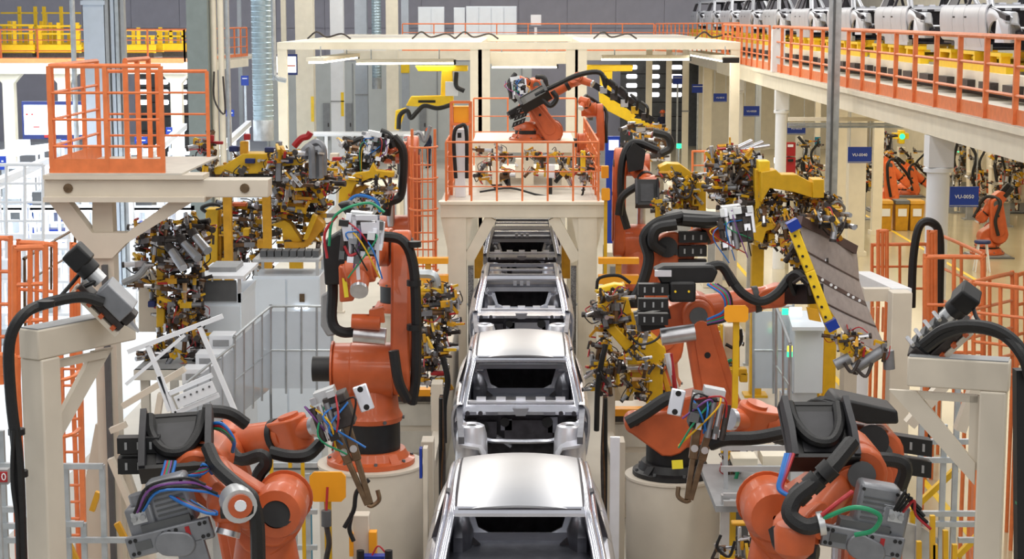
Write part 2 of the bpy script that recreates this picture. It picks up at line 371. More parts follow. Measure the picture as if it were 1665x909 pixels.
c, a, b = col('grey-green steel column behind the yellow clamp rig on the left', 302, 336, 40, 'colgrey')
for k, (dx, m, r) in enumerate(((.08, 'ivory', .07), (.24, 'ivory', .07), (.38, 'galv', .05))): MB(m).cyl((b+dx, 40.3, 0), (b+dx, 40.3, 10), r).build('riser_pipe', c)
MB('dark').tube([(b+.1, 40.15, 5.3), (b+.1, 40.1, 4.7), (b+.32, 40.1, 4.4), (b+.3, 40.1, 5.2)], .02).build('cable_loop', c)
def spiral(label, x0, x1, Y, z0, z1):
    a, b = P(x0, 0, Y).x, P(x1, 0, Y).x; r = (b-a)/2; c = thing('ventilation_duct', label, 'duct', ((a+b)/2, Y+r, z0))
    prof = []; n = int((z1-z0)/.13)
    for k in range(n): z = z0+k*.13; prof += [(r*.97, z), (r*.97, z+.1), (r*1.02, z+.115)]
    MB('duct').lathe(prof, ((a+b)/2, Y+r, 0), n=22).build('spiral_tube', c)
    MB('galv').lathe([(r*.7, z0-.5), (r*1.0, z0-.5), (r*1.0, z0), (r*.96, z0+.02)], ((a+b)/2, Y+r, 0), n=22).build('outlet_grille', c)
    MB('galv').lh((a-.04, Y+r-.02, z1-2.2), (b+.04, Y+r+.02, z1-2.1)).build('clamp_ring', c)
    return c
spiral('wide pale blue spiral duct hanging behind the left clamp rig', 405, 439, 46, 3.9, 10)
p = P(444, 0, 46); one(MB('galv').tube([(p.x, 46, 10), (p.x, 46, 5.4), (p.x+.05, 45.9, 5.0), (p.x+.3, 45.9, 4.9)], .06), 'conduit_pipe', 'thin grey pipe running beside the wide spiral duct', 'pipe')
spiral('narrow spiral duct between the white columns at the back', 603, 619, 84, 3.7, 10)
for x0, x1, Y, m, l in ((479, 508, 74, 'ivory', 'wide cream column right of the wide spiral duct'), (536, 557, 78, 'white', 'white column left of the back blue-grey column'), (576, 596, 84.5, 'colblue', 'back blue-grey column beside the narrow spiral duct'),
                        (627, 646, 77, 'ivory', 'cream column just right of the narrow spiral duct'), (652, 664, 85, 'colblue', 'slim column with a yellow band above the yellow robot'), (456, 464, 84, 'ivory', 'slim cream column behind the small screen'),
                        (1112, 1122, 70, 'ivory', 'pale column right of the dark gate windows'), (1146, 1160, 76, 'ivory', 'cream column beside the first small blue sign'), (1196, 1209, 66, 'ivory', 'cream column beside the second blue sign'),
                        (1232, 1241, 78, 'colblue', 'slim grey column beside the third blue sign'), (385, 391, 84, 'colblue', 'slim post behind the duct at the left'), (1052, 1062, 66, 'ivory', 'slim cream post crossing the dark gate'), (1085, 1094, 72, 'ivory', 'second slim cream post crossing the dark gate')):
    c, a, b = col(l, x0, x1, Y, m, z1=10 if x0 < 1000 else (5.5 if x0 < 1190 else 4.65))
    if x0 == 652: MB('byellow').lh((a-.03, Y-.04, 3.9), (b+.03, Y, 4.6)).build('yellow_band', c)
    if x0 in (536, 479): MB('byellow').lh((b-.12, Y-.03, 2.3), (b, Y, 3.3)).build('hazard_strip', c)
    if x0 in (536, 576, 1112): MB('grey').lh((a-.02, Y-.03, 2.9), (b+.02, Y, 2.95)).build('joint_band', c)
c, a, b = col('grey steel I-column rising in front of the right mezzanine', 1351, 1366, 36, 'galv', z1=11, dep=.16)
MB('galv').lh((a-.03, 35.97, 0), (b+.03, 36, 11)).build('flange', c); MB('darkgrey').lh((a+.05, 35.93, 0), (a+.09, 35.97, 11)).build('conduit', c)
for x0, x1, Y, l in ((1366, 1383, 52, 'cream column behind the grey I-column'), (1388, 1416, 50, 'wide cream column left of the large blue sign'), (1428, 1444, 55, 'leaning cream brace post right of the large blue sign'), (1330, 1339, 60, 'thin white post with a blue tip beyond the yellow gripper')):
    c, a, b = col(l, x0, x1, Y, 'ivory', z1=4.6)
    if x0 == 1330: MB('teal').lh((a, Y-.05, 2.2), (b, Y, 2.6)).build('blue_tip', c)
t = thing('service_beam', 'cream horizontal service beam running under the right mezzanine', 'beam', P(1280, 196, 40))
for k, (y0, y1, m) in enumerate(((191, 197, 'ivory'), (200, 203, 'galv'), (204, 208, 'galv'))): MB(m).pb(1282, y0, 1508, y1, 40+.1*k, .1).build('rail', t)
for x in (1356, 1480): MB('galv').pb(x, 188, x+6, 210, 40.3, .1).build('bracket', t)
# ------------------------------------------------------------------ upper steel frame over the cell
Y0, Y1, ZF = 52, 74, 5.56
xa, xb = P(449, 0, Y0).x, P(1205, 0, Y0).x
fr = thing('roof_gantry', 'cream steel roof frame over the welding cell at the back', 'frame', (0, Y0, 0))
for y, l in ((Y0, 'front'), (Y1, 'rear')): MB('ivory').lh((xa, y, ZF), (xb, y+.3, ZF+.2)).build(l+'_beam', fr)
cx = [P(x, 0, Y0).x for x in (449, 764, 783, 921, 945, 1190)]
for x in (cx[0], cx[1], cx[4], cx[5]): MB('ivory').lh((x, Y0+.3, ZF), (x+.3, Y1, ZF+.2)).build('side_beam', fr)
MB('deck').lh((cx[0]+.3, Y0+.3, ZF+.16), (cx[1], Y1, ZF+.19)).build('cover_sheet', fr); MB('deck').lh((cx[4]+.3, Y0+.3, ZF+.16), (cx[5], Y1, ZF+.19)).build('cover_sheet', fr)
MB('ochre').lh((cx[1]+.3, Y1-3, ZF-.05), (cx[4], Y1-2.8, ZF+.15)).build('inner_beam', fr); MB('ivory').lh((cx[1]+.3, Y0+9, ZF+.1), (cx[4], Y0+9.3, ZF+.3)).build('inner_beam', fr)
MB('ivory').lh((cx[1]+.3, Y0+6, ZF-.55), (cx[4], Y0+6.3, ZF-.2)).build('inner_beam', fr)
for x in (cx[1], cx[2]-.1, cx[3], cx[4]-.16): MB('ivory').lh((x, Y0+.02, 0), (x+.33, Y0+.28, ZF)).build('post', fr)
for x in (cx[0], cx[5]): MB('ivory').lh((x, Y0+.02, 0), (x+.26, Y0+.26, ZF)).build('post', fr)
for x in (520, 690, 760, 985, 1150): 
    q = P(x, 60, Y0+8); MB('dark').tube([(q.x-.4, Y0+8, ZF+.2), (q.x-.1, Y0+8, ZF+.42), (q.x+.2, Y0+8.2, ZF+.25), (q.x+.7, Y0+8, ZF+.36), (q.x+1, Y0+8, ZF+.2)], .03, 6).build('cable', fr)
def lampstrip(label, a, b, w=.3):
    a, b = V(a), V(b); t = thing('strip_light', label, 'lamp', (a+b)/2, 'strip lights under the roof frame')
    MB('ivory').bar(a+Z3*.05, b+Z3*.05, w, .1, up=(0, 0, 1)).build('housing', t); MB('lamp').bar(a-Z3*.03, b-Z3*.03, w*.7, .05, up=(0, 0, 1)).build('tube', t)
    d = (b-a).normalized(); MB('black').bar(b, b+d*.06, w*.9, .14, up=(0, 0, 1)).build('end_cap', t)
    for f in (.15, .85): q = a.lerp(b, f); MB('galv').cyl(q+Z3*.1, V((q.x, q.y, ZF+.1)), .02, n=6).build('hanger', t)
lampstrip('long bright strip light left of the centre posts', P(580, 102, 57), P(738, 101, 57), .45)
lampstrip('short tilted strip light at the left end of the roof frame', P(512, 100, 50.5), P(572, 92, 55), .5)
lampstrip('bright strip light right of the centre posts', P(978, 95, 56), P(1120, 95, 56), .45)
lampstrip('tilted strip light at the right end of the roof frame', P(1132, 88, 56), P(1188, 98, 50.5), .5)
lampstrip('bright strip light behind the top robot', P(800, 108, 66), P(905, 108, 66), .4)
o = thing('mezzanine_deck', 'rear walkway crossing the back behind the roof frame', 'mezzanine', (0, 80, 5))
MB('deck').lh((-8, 80, 4.85), (9, 83, 5)).build('floor_slab', o); MB('ivory').lh((-8, 79.8, 4.6), (9, 80, 5)).build('edge_beam', o)
railing('orange guard railing along the rear walkway in the centre', [(-5.2, 80, 5), (5.6, 80, 5)], 1.15, (.4, .78), 1.3, .05, .1)
railing('orange guard railing at the right end of the rear walkway', [(5.7, 80.3, 5), (7.4, 64, 5.1)], 1.15, (.4, .78), .9, .05, .1)
for x0, x1, y0, y1, l in ((680, 722, 11, 56, 'white cabinet row left of the seam on the rear walkway'), (738, 756, 12, 56, 'slim white cabinet on the rear walkway'), (758, 840, 10, 56, 'wide white cabinet row on the rear walkway')):
    Y = 81.5; a, b = P(x0, y1, Y), P(x1, y0, Y); c = thing('control_cabinet', l, 'cabinet', ((a.x+b.x)/2, Y, 5.0), 'cabinets on the rear walkway'); n = max(1, round((x1-x0)/20))
    MB('cabinet').lh((a.x, Y, 5), (b.x, Y+.6, b.z)).build('body', c)
    for k in range(n):
        w = (b.x-a.x)/n; MB('cabinet').lh((a.x+k*w+.02, Y-.03, 5.08), (a.x+(k+1)*w-.02, Y, b.z-.05)).build('door', c)
p = P(871, 50, 80.6); c = thing('notice_board', 'small white board on a post by the rear railing', 'sign', (p.x, 80.6, 5)); MB('white').pb(863, 24, 880, 41, 80.5, .06).build('board', c); MB('white').lh((p.x-.06, 80.6, 5), (p.x+.06, 80.7, 6)).build('post', c)
# ------------------------------------------------------------------ car bodies
def halfw(y):        # half width of the body at the belt along its length
    if y < -.4: return .80 + .02*(y+.9)
    return .81 - .035*max(0, y-1.4)**2.0
def side_sheet(mb, y0, y1, s, n=6, sill=.2, m=None):
    prof = [(-.05, .96), (0, .955), (.045, .90), (.07, .80), (.068, .62), (.05, .48), (.03, .34), (-.01, sill)]
    def f(u, v):
        y = y0+(y1-y0)*u; k = v*(len(prof)-1); i = min(int(k), len(prof)-2); t = k-i
        dx = prof[i][0]*(1-t)+prof[i+1][0]*t; z = prof[i][1]*(1-t)+prof[i+1][1]*t
        return V((s*(halfw(y)+dx), y, z))
    mb.sheet(f, n, 14, m, th=(-s*.03, 0, 0))
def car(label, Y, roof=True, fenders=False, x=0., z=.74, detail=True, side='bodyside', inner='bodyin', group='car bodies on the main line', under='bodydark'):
    c = thing('car_body', label, 'car body', (0, 0, 0), group)
    B = lambda mb, n, p=None, bev=0: mb.build(n, p or c, bev)
    if roof:
        def rf(u, v):
            a = 2*u-1; return V((a*.565, 2.02*v, 1.437+.05*(1-a*a)-.07*(2*v-1)**4*.5-.03*(2*v-1)**2))
        r = B(MB('bodyroof' if not fenders else side).sheet(rf, 14, 14, th=.02), 'roof_panel')
        for a in (-1, 1): B(MB('bodydark').tube([(a*.572, 2.02*k/8, 1.425-.03*(k/4-1)**2-.035*(k/4-1)**4) for k in range(9)], .015, 5, 2), 'roof_seam', r)
        B(MB('bodydark').lh((-.55, -.012, 1.35), (.55, .0, 1.395)), 'header_seam', r)
    B(MB('bodyside' if not fenders else side).prism([(-.58, -.06, 1.365), (.58, -.06, 1.365), (.58, .03, 1.405), (-.58, .03, 1.405)], (0, 0, -.03)), 'front_header')
    B(MB(inner).lh((-.57, 1.93, 1.30), (.57, 2.05, 1.35)), 'rear_header')
    if not roof:
        for yy in (.45, 1.1): B(MB(side).lh((-.56, yy, 1.34), (.56, yy+.09, 1.37)), 'roof_bow')
    path = [(.735, -.98, .86), (.72, -.86, .92), (.665, -.42, 1.20), (.615, -.06, 1.39), (.612, .3, 1.423), (.612, 1.0, 1.44), (.605, 1.7, 1.418), (.60, 2.03, 1.375), (.63, 2.35, 1.19), (.66, 2.75, .97)]
    for s in (-1, 1):
        mb = MB(side)
        for (o, wd, dz) in ((0, .075, 0), (.062, .045, -.035)):
            def f(u, v, o=o, wd=wd, dz=dz):
                k = u*(len(path)-1); i = min(int(k), len(path)-2); t = k-i; q = V(path[i]).lerp(V(path[i+1]), t)
                return V((s*(q.x+o+(v-.5)*wd), q.y, q.z+dz-.012*(2*v-1)**2*2-.01*v))
            mb.sheet(f, 22, 4, th=.05)
        sf = B(mb, 'side_frame')
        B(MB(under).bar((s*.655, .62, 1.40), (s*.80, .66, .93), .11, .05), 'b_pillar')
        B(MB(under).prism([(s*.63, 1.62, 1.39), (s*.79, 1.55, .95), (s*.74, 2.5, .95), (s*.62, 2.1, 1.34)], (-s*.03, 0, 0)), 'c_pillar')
        q = MB(side); side_sheet(q, -.90, -.48, s, 3); B(q, 'hinge_pillar')
        for y0, y1 in ((-.46, .62), (.64, 1.52)):
            q = MB(side); side_sheet(q, y0, y1, s, 5); d = B(q, 'door')
            B(MB('black').lh((min(s*(halfw(.2)+.07), s*(halfw(.2)+.08)), y1-.2, .72), (max(s*(halfw(.2)+.07), s*(halfw(.2)+.08)), y1-.06, .75)), 'door_handle_recess', d)
        q = MB(side); side_sheet(q, 1.54, 2.95, s, 8, .3); B(q, 'quarter_panel')
        B(MB(side).lh((min(s*.70, s*.80), -.85, .14), (max(s*.70, s*.80), 1.6, .26)), 'sill')
        B(MB(inner).bar((s*.77, -.86, .88), (s*.71, -1.85, .72), .07, .09), 'fender_rail')
        B(MB(inner).bar((s*.46, -.75, .42), (s*.46, -1.9, .42), .1, .14), 'front_rail')
        t = B(MB('silver').lathe([(.02, .80), (.10, .79), (.12, .83), (.16, .81), (.19, .7), (.21, .3)], (s*.60, -1.42, 0), n=14), 'strut_tower')
        B(MB('silver').prism([(s*.5, -1.8, .62), (s*.74, -1.8, .66), (s*.74, -1.0, .76), (s*.42, -1.0, .56), (s*.42, -1.8, .46)], (0, 0, -.03)), 'inner_wing')
        B(MB('black').cyl((s*.60, -1.42, .79), (s*.60, -1.42, .815), .055), 'strut_hole', t)
        B(MB(inner).ball((s*.62, 2.15, .5), .28, 10, sq=(.55, 1.2, 1)), 'wheelhouse')
        B(MB(inner).prism([(s*.74, 1.5, .9), (s*.74, 2.3, .93), (s*.74, 2.3, .4), (s*.74, 1.5, .3)], (-s*.04, 0, 0)), 'inner_quarter')
        if fenders:
            def fd(u, v):
                y = -1.8+1.33*u; zt = .93-.2*(1-u)**2.2; d = abs(y+1.2); zb = .30+(math.sqrt(max(0, .37**2-d*d)) if d < .37 else 0)
                zz = zb+(zt-zb)*v; return V((s*(.80+.06*math.sin(min(1, v*1.2)*math.pi*.6)-.16*(1-u)**3-.06*v**4), y, zz))
            B(MB(side).sheet(fd, 22, 6, th=(-s*.03, 0, 0)), 'fender')
    # floor, seats area, bulkheads
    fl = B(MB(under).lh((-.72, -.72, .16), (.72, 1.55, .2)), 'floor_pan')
    B(MB(inner).prism([(-.17, -.7, .2), (.17, -.7, .2), (.11, -.7, .40), (-.11, -.7, .40)], (0, 2.2, 0)), 'tunnel', fl)
    for yy in (.15, .75): B(MB(inner).lh((-.7, yy, .2), (.7, yy+.12, .29)), 'seat_crossmember', fl)
    for xx in (-.45, -.2, .2, .45): B(MB('black').lh((xx-.06, 1.3, .2), (xx+.06, 1.42, .26)), 'seat_bracket', fl)
    B(MB(inner).prism([(-.72, 1.52, .2), (-.72, 1.55, .42), (-.72, 2.2, .46), (-.72, 2.2, .2)], (1.44, 0, 0)), 'rear_seat_pan')
    bh = B(MB(side).prism([(-.72, 2.2, .46), (.72, 2.2, .46), (.72, 2.24, .53), (-.72, 2.24, .53)], (0, .03, 0)), 'bulkhead_sill')
    for s in (-1, 1):
        w = B(MB(side).prism([(s*.72, 2.24, .5), (s*.26, 2.24, .5), (s*.43, 2.27, .58), (s*.49, 2.32, .78), (s*.49, 2.36, .9), (s*.70, 2.36, .9)], (0, .03, 0)), 'bulkhead_side')
        for k in range(3): B(MB(side).lh((s*.58-.05, 2.2, .6+k*.09), (s*.58+.05, 2.24, .63+k*.09)), 'stiffening_bead', w)
        B(MB(under).prism([(s*.72, 1.95, .46), (s*.40, 2.05, .46), (s*.62, 2.2, .62), (s*.70, 2.3, .9)], (0, .04, 0)), 'bulkhead_brace')
    B(MB(inner).lh((-.7, 2.32, .88), (.7, 2.78, .93)), 'parcel_shelf')
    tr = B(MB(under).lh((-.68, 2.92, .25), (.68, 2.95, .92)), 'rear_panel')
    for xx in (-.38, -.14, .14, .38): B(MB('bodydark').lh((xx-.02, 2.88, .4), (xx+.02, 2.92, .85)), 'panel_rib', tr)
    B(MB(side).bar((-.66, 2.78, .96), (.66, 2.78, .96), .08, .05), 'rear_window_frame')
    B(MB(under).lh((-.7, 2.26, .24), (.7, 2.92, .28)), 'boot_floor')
    # dash, firewall, cowl
    fw = B(MB(under).prism([(-.74, -.84, .86), (.74, -.84, .86), (.72, -.80, .5), (.46, -.74, .25), (-.46, -.74, .25), (-.72, -.80, .5)], (0, .03, 0)), 'firewall')
    cw = B(MB(side).prism([(-.75, -1.0, .89), (-.75, -.76, .93), (-.75, -.76, .88), (-.75, -1.0, .85)], (1.5, 0, 0)), 'cowl')
    B(MB(side).prism([(-.10, -1.02, .93), (.10, -1.02, .93), (.06, -1.02, .84), (-.06, -1.02, .84)], (0, .06, 0)), 'cowl_bracket', cw)
    for xx in (-.62, -.36, .36, .62): B(MB(inner).lh((xx-.07, -1.02, .85), (xx+.07, -.98, .89)), 'cowl_stiffener', cw)
    dr_ = B(MB('silver').lh((-.66, -.72, .93), (.66, -.62, .96)), 'dash_rail')
    for xx in (-.5, -.25, 0, .25, .5): B(MB('silver').lh((xx-.06, -.66, .9), (xx+.06, -.56, .99)), 'dash_bracket', dr_)
    B(MB('silver').bar((-.6, 2.28, .84), (.6, 2.28, .84), .05, .07), 'shelf_bar')
    for xx in (-.12, 0, .12): B(MB('silver').lh((xx-.03, 2.2, .92), (xx+.03, 2.26, 1.0)), 'latch_bracket', bh)
    if detail:
        for xx, zz, w, h in ((-.42, .64, .12, .1), (-.18, .7, .07, .07), (.1, .62, .3, .14), (.4, .7, .06, .1), (.55, .62, .07, .07), (-.62, .66, .07, .1)):
            B(MB(rnd.choice((side, inner, under))).lh((xx-w, -.90, zz-h), (xx+w, -.845, zz+h)), 'firewall_pressing', fw)
        for xx in (-.66, -.5, .5, .66): B(MB('bodydark').cyl((xx, -1.03, .87), (xx, -.99, .87), .03, n=8), 'bolt_hole', cw)
        for xx, zz, r in ((-.48, .66, .08), (-.2, .74, .06), (.33, .74, .07), (.62, .7, .08)): B(MB('black').cyl((xx, -.925, zz), (xx, -.90, zz), r, n=10), 'grommet', fw)
        B(MB(side).bar((-.3, -.94, .56), (-.12, -.94, .44), .12, .03), 'pedal_bracket', fw)
    B(MB(side).tube([(-.76, -1.0, .80), (-.45, -1.08, .57), (-.2, -1.1, .54), (.2, -1.1, .54), (.45, -1.08, .57), (.76, -1.0, .80)], .03, 6), 'lower_dash_flange')
    B(MB('bodydark').lh((-.46, -1.95, .35), (.46, -1.85, .5)), 'front_crossmember')
    c.location = (x, Y, z)
    return c
for k, (Y, r, l) in enumerate(((16.05, True, 'nearest bare steel car body with full silver roof at the bottom'), (23.45, True, 'second bare steel car body with roof, open engine bay showing'), (30.85, False, 'roofless bare car body just in front of the centre gantry'), (38.2, False, 'darkest roofless car body standing under the centre gantry'))):
    car(l, Y, r, x=-.03)
line = thing('line_conveyor', 'dark floor conveyor carrying the main line of car bodies', 'conveyor', (0, 28, 0))
for s in (-1, 1): MB('darkgrey').lh((s*.5-.1, 10, 0), (s*.5+.1, 50, .8)).build('side_rail', line)
for k in range(20): MB('galv').cyl((-.4, 11+k*2, .72), (.4, 11+k*2, .72), .06).build('roller', line)
for k, Y in enumerate((16.05, 23.45, 30.85, 38.2)):
    t = thing('line_skid', ('steel skid under the nearest car body', 'steel skid under the second car body', 'steel skid under the roofless car body before the gantry', 'steel skid under the car body inside the gantry')[k], 'skid', (0, Y, .8))
    for s in (-1, 1): MB('darkgrey').lh((s*.5-.06, Y-1.9, .80), (s*.5+.06, Y+2.9, .88)).build('runner', t)
# mezzanine car bodies and their skids
names = ('nearest', 'second', 'third', 'fourth', 'fifth', 'sixth', 'seventh', 'eighth', 'ninth')
c0 = car('nearest car body with grey fender on the right mezzanine conveyor', 33.4, True, True, 8.9, DZ+.66, False, 'mezzcar', 'bodydark', 'car bodies on the mezzanine conveyor', 'bodydark')
for k in range(9):
    Y = 33.4+k*6.75
    if k: clone(c0, (8.9, Y, DZ+.66), 0, names[k]+' car body from the camera in the row on the right mezzanine conveyor')
    skid(names[k]+' yellow skid from the camera on the right mezzanine conveyor', Y+.4, group='yellow skids on the mezzanine conveyor')
clone(c0, (8.9, 33.4-6.75, DZ+.66), 0, 'car body at the right edge of the photo on the mezzanine conveyor'); skid('yellow skid at the right edge of the photo on the mezzanine conveyor', 33.8-6.75, group='yellow skids on the mezzanine conveyor')
# ------------------------------------------------------------------ centre gantry
GY = 33.0; GZ = 3.17
g = thing('centre_gantry', 'cream portal gantry straddling the line with a robot platform on top', 'gantry', (0, GY, 0))
xl, xr = P(714, 0, GY).x, P(985, 0, GY).x
MB('ivory').lh((xl, GY, GZ-.27), (xr, GY+.25, GZ)).build('front_beam', g, .01)
MB('ivory').lh((xl-.03, GY-.05, GZ-.03), (xr+.03, GY+.3, GZ+.02)).build('beam_flange', g)
MB('deck').lh((xl, GY+.3, GZ-.06), (xr, GY+8.5, GZ)).build('platform_deck', g)
MB('ivory').lh((xl, GY+8.5, GZ-.27), (xr, GY+8.75, GZ)).build('rear_beam', g)
for s, x in ((-1, xl), (1, xr)):
    MB('ivory').lh((x-(s > 0)*.25, GY+.3, GZ-.27), (x+(s < 0)*.25, GY+8.5, GZ-.06)).build('side_beam', g)
    lx = P(741 if s < 0 else 958, 0, GY).x
    for yy in (GY+.02, GY+8.4):
        MB('ivory').lh((lx-.17, yy, 0), (lx+.17, yy+.26, GZ-.27)).build('leg', g)
        for q in (-.2, .2): MB('ivory').prism([(lx+q*.85, yy+.03, GZ-.27), (lx+q*1.45, yy+.03, GZ-.27), (lx+q*.85, yy+.03, GZ-.85)], (0, .03, 0)).build('gusset', g)
        MB('ivory').bar((lx-s*.62, yy+.12, GZ-.28), (lx-s*.2, yy+.12, GZ-1.05), .2, .2, up=(0, 1, 0)).build('knee_brace', g)
        MB('galv').lh((lx-.26, yy-.1, 0), (lx+.26, yy+.36, .04)).build('foot_plate', g)
    MB('mesh').lh((lx-s*.24-.05, GY+.35, .3), (lx-s*.24+.05, GY+.5, GZ-1.2)).build('cable_tray', g)
    MB('ochre').lh((lx-s*.36-.08, GY+1.4, 1.6), (lx-s*.36+.08, GY+1.6, GZ-.9)).build('lift_column', g)
railing('orange guard railing across the front of the centre gantry platform', [(xl+.1, GY+.15, GZ), (xr-.1, GY+.15, GZ)], 1.08, (.28, .55, .82), .44, .035, 0)
railing('orange guard railing along the left side of the gantry platform', [(xl+.1, GY+.35, GZ), (xl+.1, GY+8.3, GZ)], 1.08, (.28, .55, .82), 1.2, .035, .1)
railing('orange guard railing along the right side of the gantry platform', [(xr-.1, GY+.35, GZ), (xr-.1, GY+8.3, GZ)], 1.08, (.28, .55, .82), 1.2, .035, .1)
a, b = P(770, 0, 41.5).x, P(937, 0, 41.5).x
railing('orange back railing of the centre gantry platform', [(a, 41.4, GZ), (b, 41.4, GZ)], 1.5, (.35, .75, 1.1), .66, .035, 0)
# caged ladder beside the gantry
lx0, lx1 = P(662, 0, 32).x, P(708, 0, 32).x
t = thing('caged_ladder', 'orange caged ladder rising beside the left gantry leg', 'ladder', ((lx0+lx1)/2, 32, 0)); zt = P(0, 240, 32).z
mx = (lx0+lx1)/2; rr = (lx1-lx0)/2
for x in (mx-.2, mx+.2): MB('rail').bar((x, 32.4, 0), (x, 32.4, zt+.3), .05).build('stile', t)
for k in range(13): MB('rail').cyl((mx-.2, 32.4, .3+k*.3), (mx+.2, 32.4, .3+k*.3), .015, n=6).build('rung', t)
for k in range(6):
    z = 1.5+k*(zt-1.5)/5; MB('rail').tube([(mx+rr*math.cos(q), 32.35-rr*1.5*math.sin(q), z) for q in [math.pi*i/8 for i in range(9)]], .02, 6, 1).build('cage_hoop', t)
for i in range(1, 8): q = math.pi*i/8; MB('rail').bar((mx+rr*math.cos(q), 32.35-rr*1.5*math.sin(q), 1.5), (mx+rr*math.cos(q), 32.35-rr*1.5*math.sin(q), zt), .03, .02).build('cage_strip', t)
# ------------------------------------------------------------------ left T gantry with railed platform
TY = 19.4
g = thing('platform_support', 'cream T-shaped steel support carrying the orange railed platform on the left', 'gantry', P(175, 909, TY))
ORG[g] = V(g.location)
MB('cream').pb(72, 292, 436, 321, TY, .3).build('main_beam', g, .01)
MB('cream').pb(70, 321, 332, 329, TY-.1, .5).build('bottom_flange', g); MB('cream').pb(70, 285, 330, 292, TY-.05, .4).build('top_flange', g)
for x in (111, 398):
    p = P(x, 306, TY); MB('bronze').cyl((p.x, TY-.015, p.z), (p.x, TY, p.z), .05).build('lifting_hole', g)
def pp(pts, Y): return [P(x, y, Y) for x, y in pts]
MB('cream').prism(pp(((80, 329), (112, 329), (150, 379), (172, 379), (206, 379), (274, 329), (312, 329), (205, 396), (182, 420), (150, 420), (118, 382)), TY+.05), (0, .2, 0)).build('bracket_plate', g)
MB('cream').prism(pp(((150, 329), (182, 329), (184, 380), (150, 380)), TY+.16), (0, .2, 0)).build('upper_stem', g)
a, b = P(149, 400, TY+.1), P(184, 400, TY+.1); MB('cream').lh((a.x, TY+.1, 0), (b.x, TY+.34, a.z)).build('post', g)
MB('darkgrey').lh((b.x-.12, TY+.04, 0), (b.x-.06, TY+.1, a.z-.2)).build('slot_channel', g)
MB('cream').prism(pp(((155, 690), (182, 690), (230, 830), (250, 909), (118, 909), (130, 830)), TY+.36), (0, .1, 0)).build('foot_gusset', g)
MB('cream').lh((a.x-.5, TY-.3, 0), (b.x+.5, TY+.8, .06)).build('foot_plate', g)
d = one(MB('deck').lh((P(72, 0, TY).x, TY-.05, P(0, 284, TY).z), (P(290, 0, TY).x, TY+2.3, P(0, 281, TY).z)), 'platform_deck', 'square deck plate of the orange railed platform on the left', 'platform')
zt = P(0, 281, TY).z; xl, xr = P(75, 0, TY).x, P(258, 0, TY).x
railing('orange front railing of the left raised platform', [(xl, TY, zt), (xr, TY, zt)], 1.12, (.28, .56, .84), .6, .045, .15)
railing('orange left side railing of the left raised platform', [(xl, TY+.1, zt), (xl, TY+2.2, zt)], 1.12, (.28, .56, .84), .7, .045, .15)
railing('orange back railing of the left raised platform', [(xl+.1, TY+2.25, zt), (xr+.1, TY+2.25, zt)], 1.0, (.25, .5, .75), .5, .04, 0)
railing('orange gate railing at the right of the left raised platform', [(P(160, 0, TY).x, TY+1.2, zt), (P(172, 0, TY).x, TY+2.1, zt)], 1.15, (), .5, .05, 0)
# ------------------------------------------------------------------ robot pedestals
PY = 19.2
def pedestal(label, x0, x1, ytop, Y, m='cream'):
    a, b = P(x0, ytop, Y), P(x1, ytop, Y); r = (b.x-a.x)/2; cx = (a.x+b.x)/2; z = P(0, ytop, Y).z
    t = thing('robot_pedestal', label, 'pedestal', (cx, Y, 0))
    MB(m).lathe([(0, z-.02), (r*.97, z-.02), (r*.97, z-.05), (r*.96, .06), (0, .06)], (cx, Y, 0), n=40).build('drum', t)
    MB(m).lathe([(0, z-.015), (r, z-.015), (r, z-.04), (r*.97, z-.045)], (cx, Y, 0), n=40).build('top_plate', t)
    MB(m).lathe([(0, .06), (r*1.15, .06), (r*1.15, 0), (0, 0)], (cx, Y, 0), n=30).build('foot_ring', t)
    return t, V((cx, Y, z-.013)), r
pl, PL, RL = pedestal('cream round robot pedestal left of the nearest car body', 516, 690, 748, PY)
pr, PR, RR = pedestal('cream round robot pedestal right of the nearest car body', 1016, 1174, 766, PY)
def pframe(lo, hi, m): return MB(m).lh(lo, hi)
one(MB('teal').lh((PL.x-RL-.07, PY-.35, .3), (PL.x-RL-.03, PY-.3, PL.z-.05)), 'edge_strip', 'tall teal edge strip on the left of the left pedestal', 'strip')
t = thing('cable_duct', 'dark grey vertical cable duct right of the right pedestal', 'duct', (PR.x+RR+.1, PY-.2, 0)); MB('darkgrey').lh((PR.x+RR+.09, PY-.25, 0), (PR.x+RR+.26, PY-.1, 1.72)).build('channel', t); MB('dark').tube([(PR.x+RR+.17, PY-.2, 1.7), (PR.x+RR+.2, PY-.2, 2.0), (PR.x+RR+.26, PY-.25, 2.2)], .04).build('cable_bundle', t)
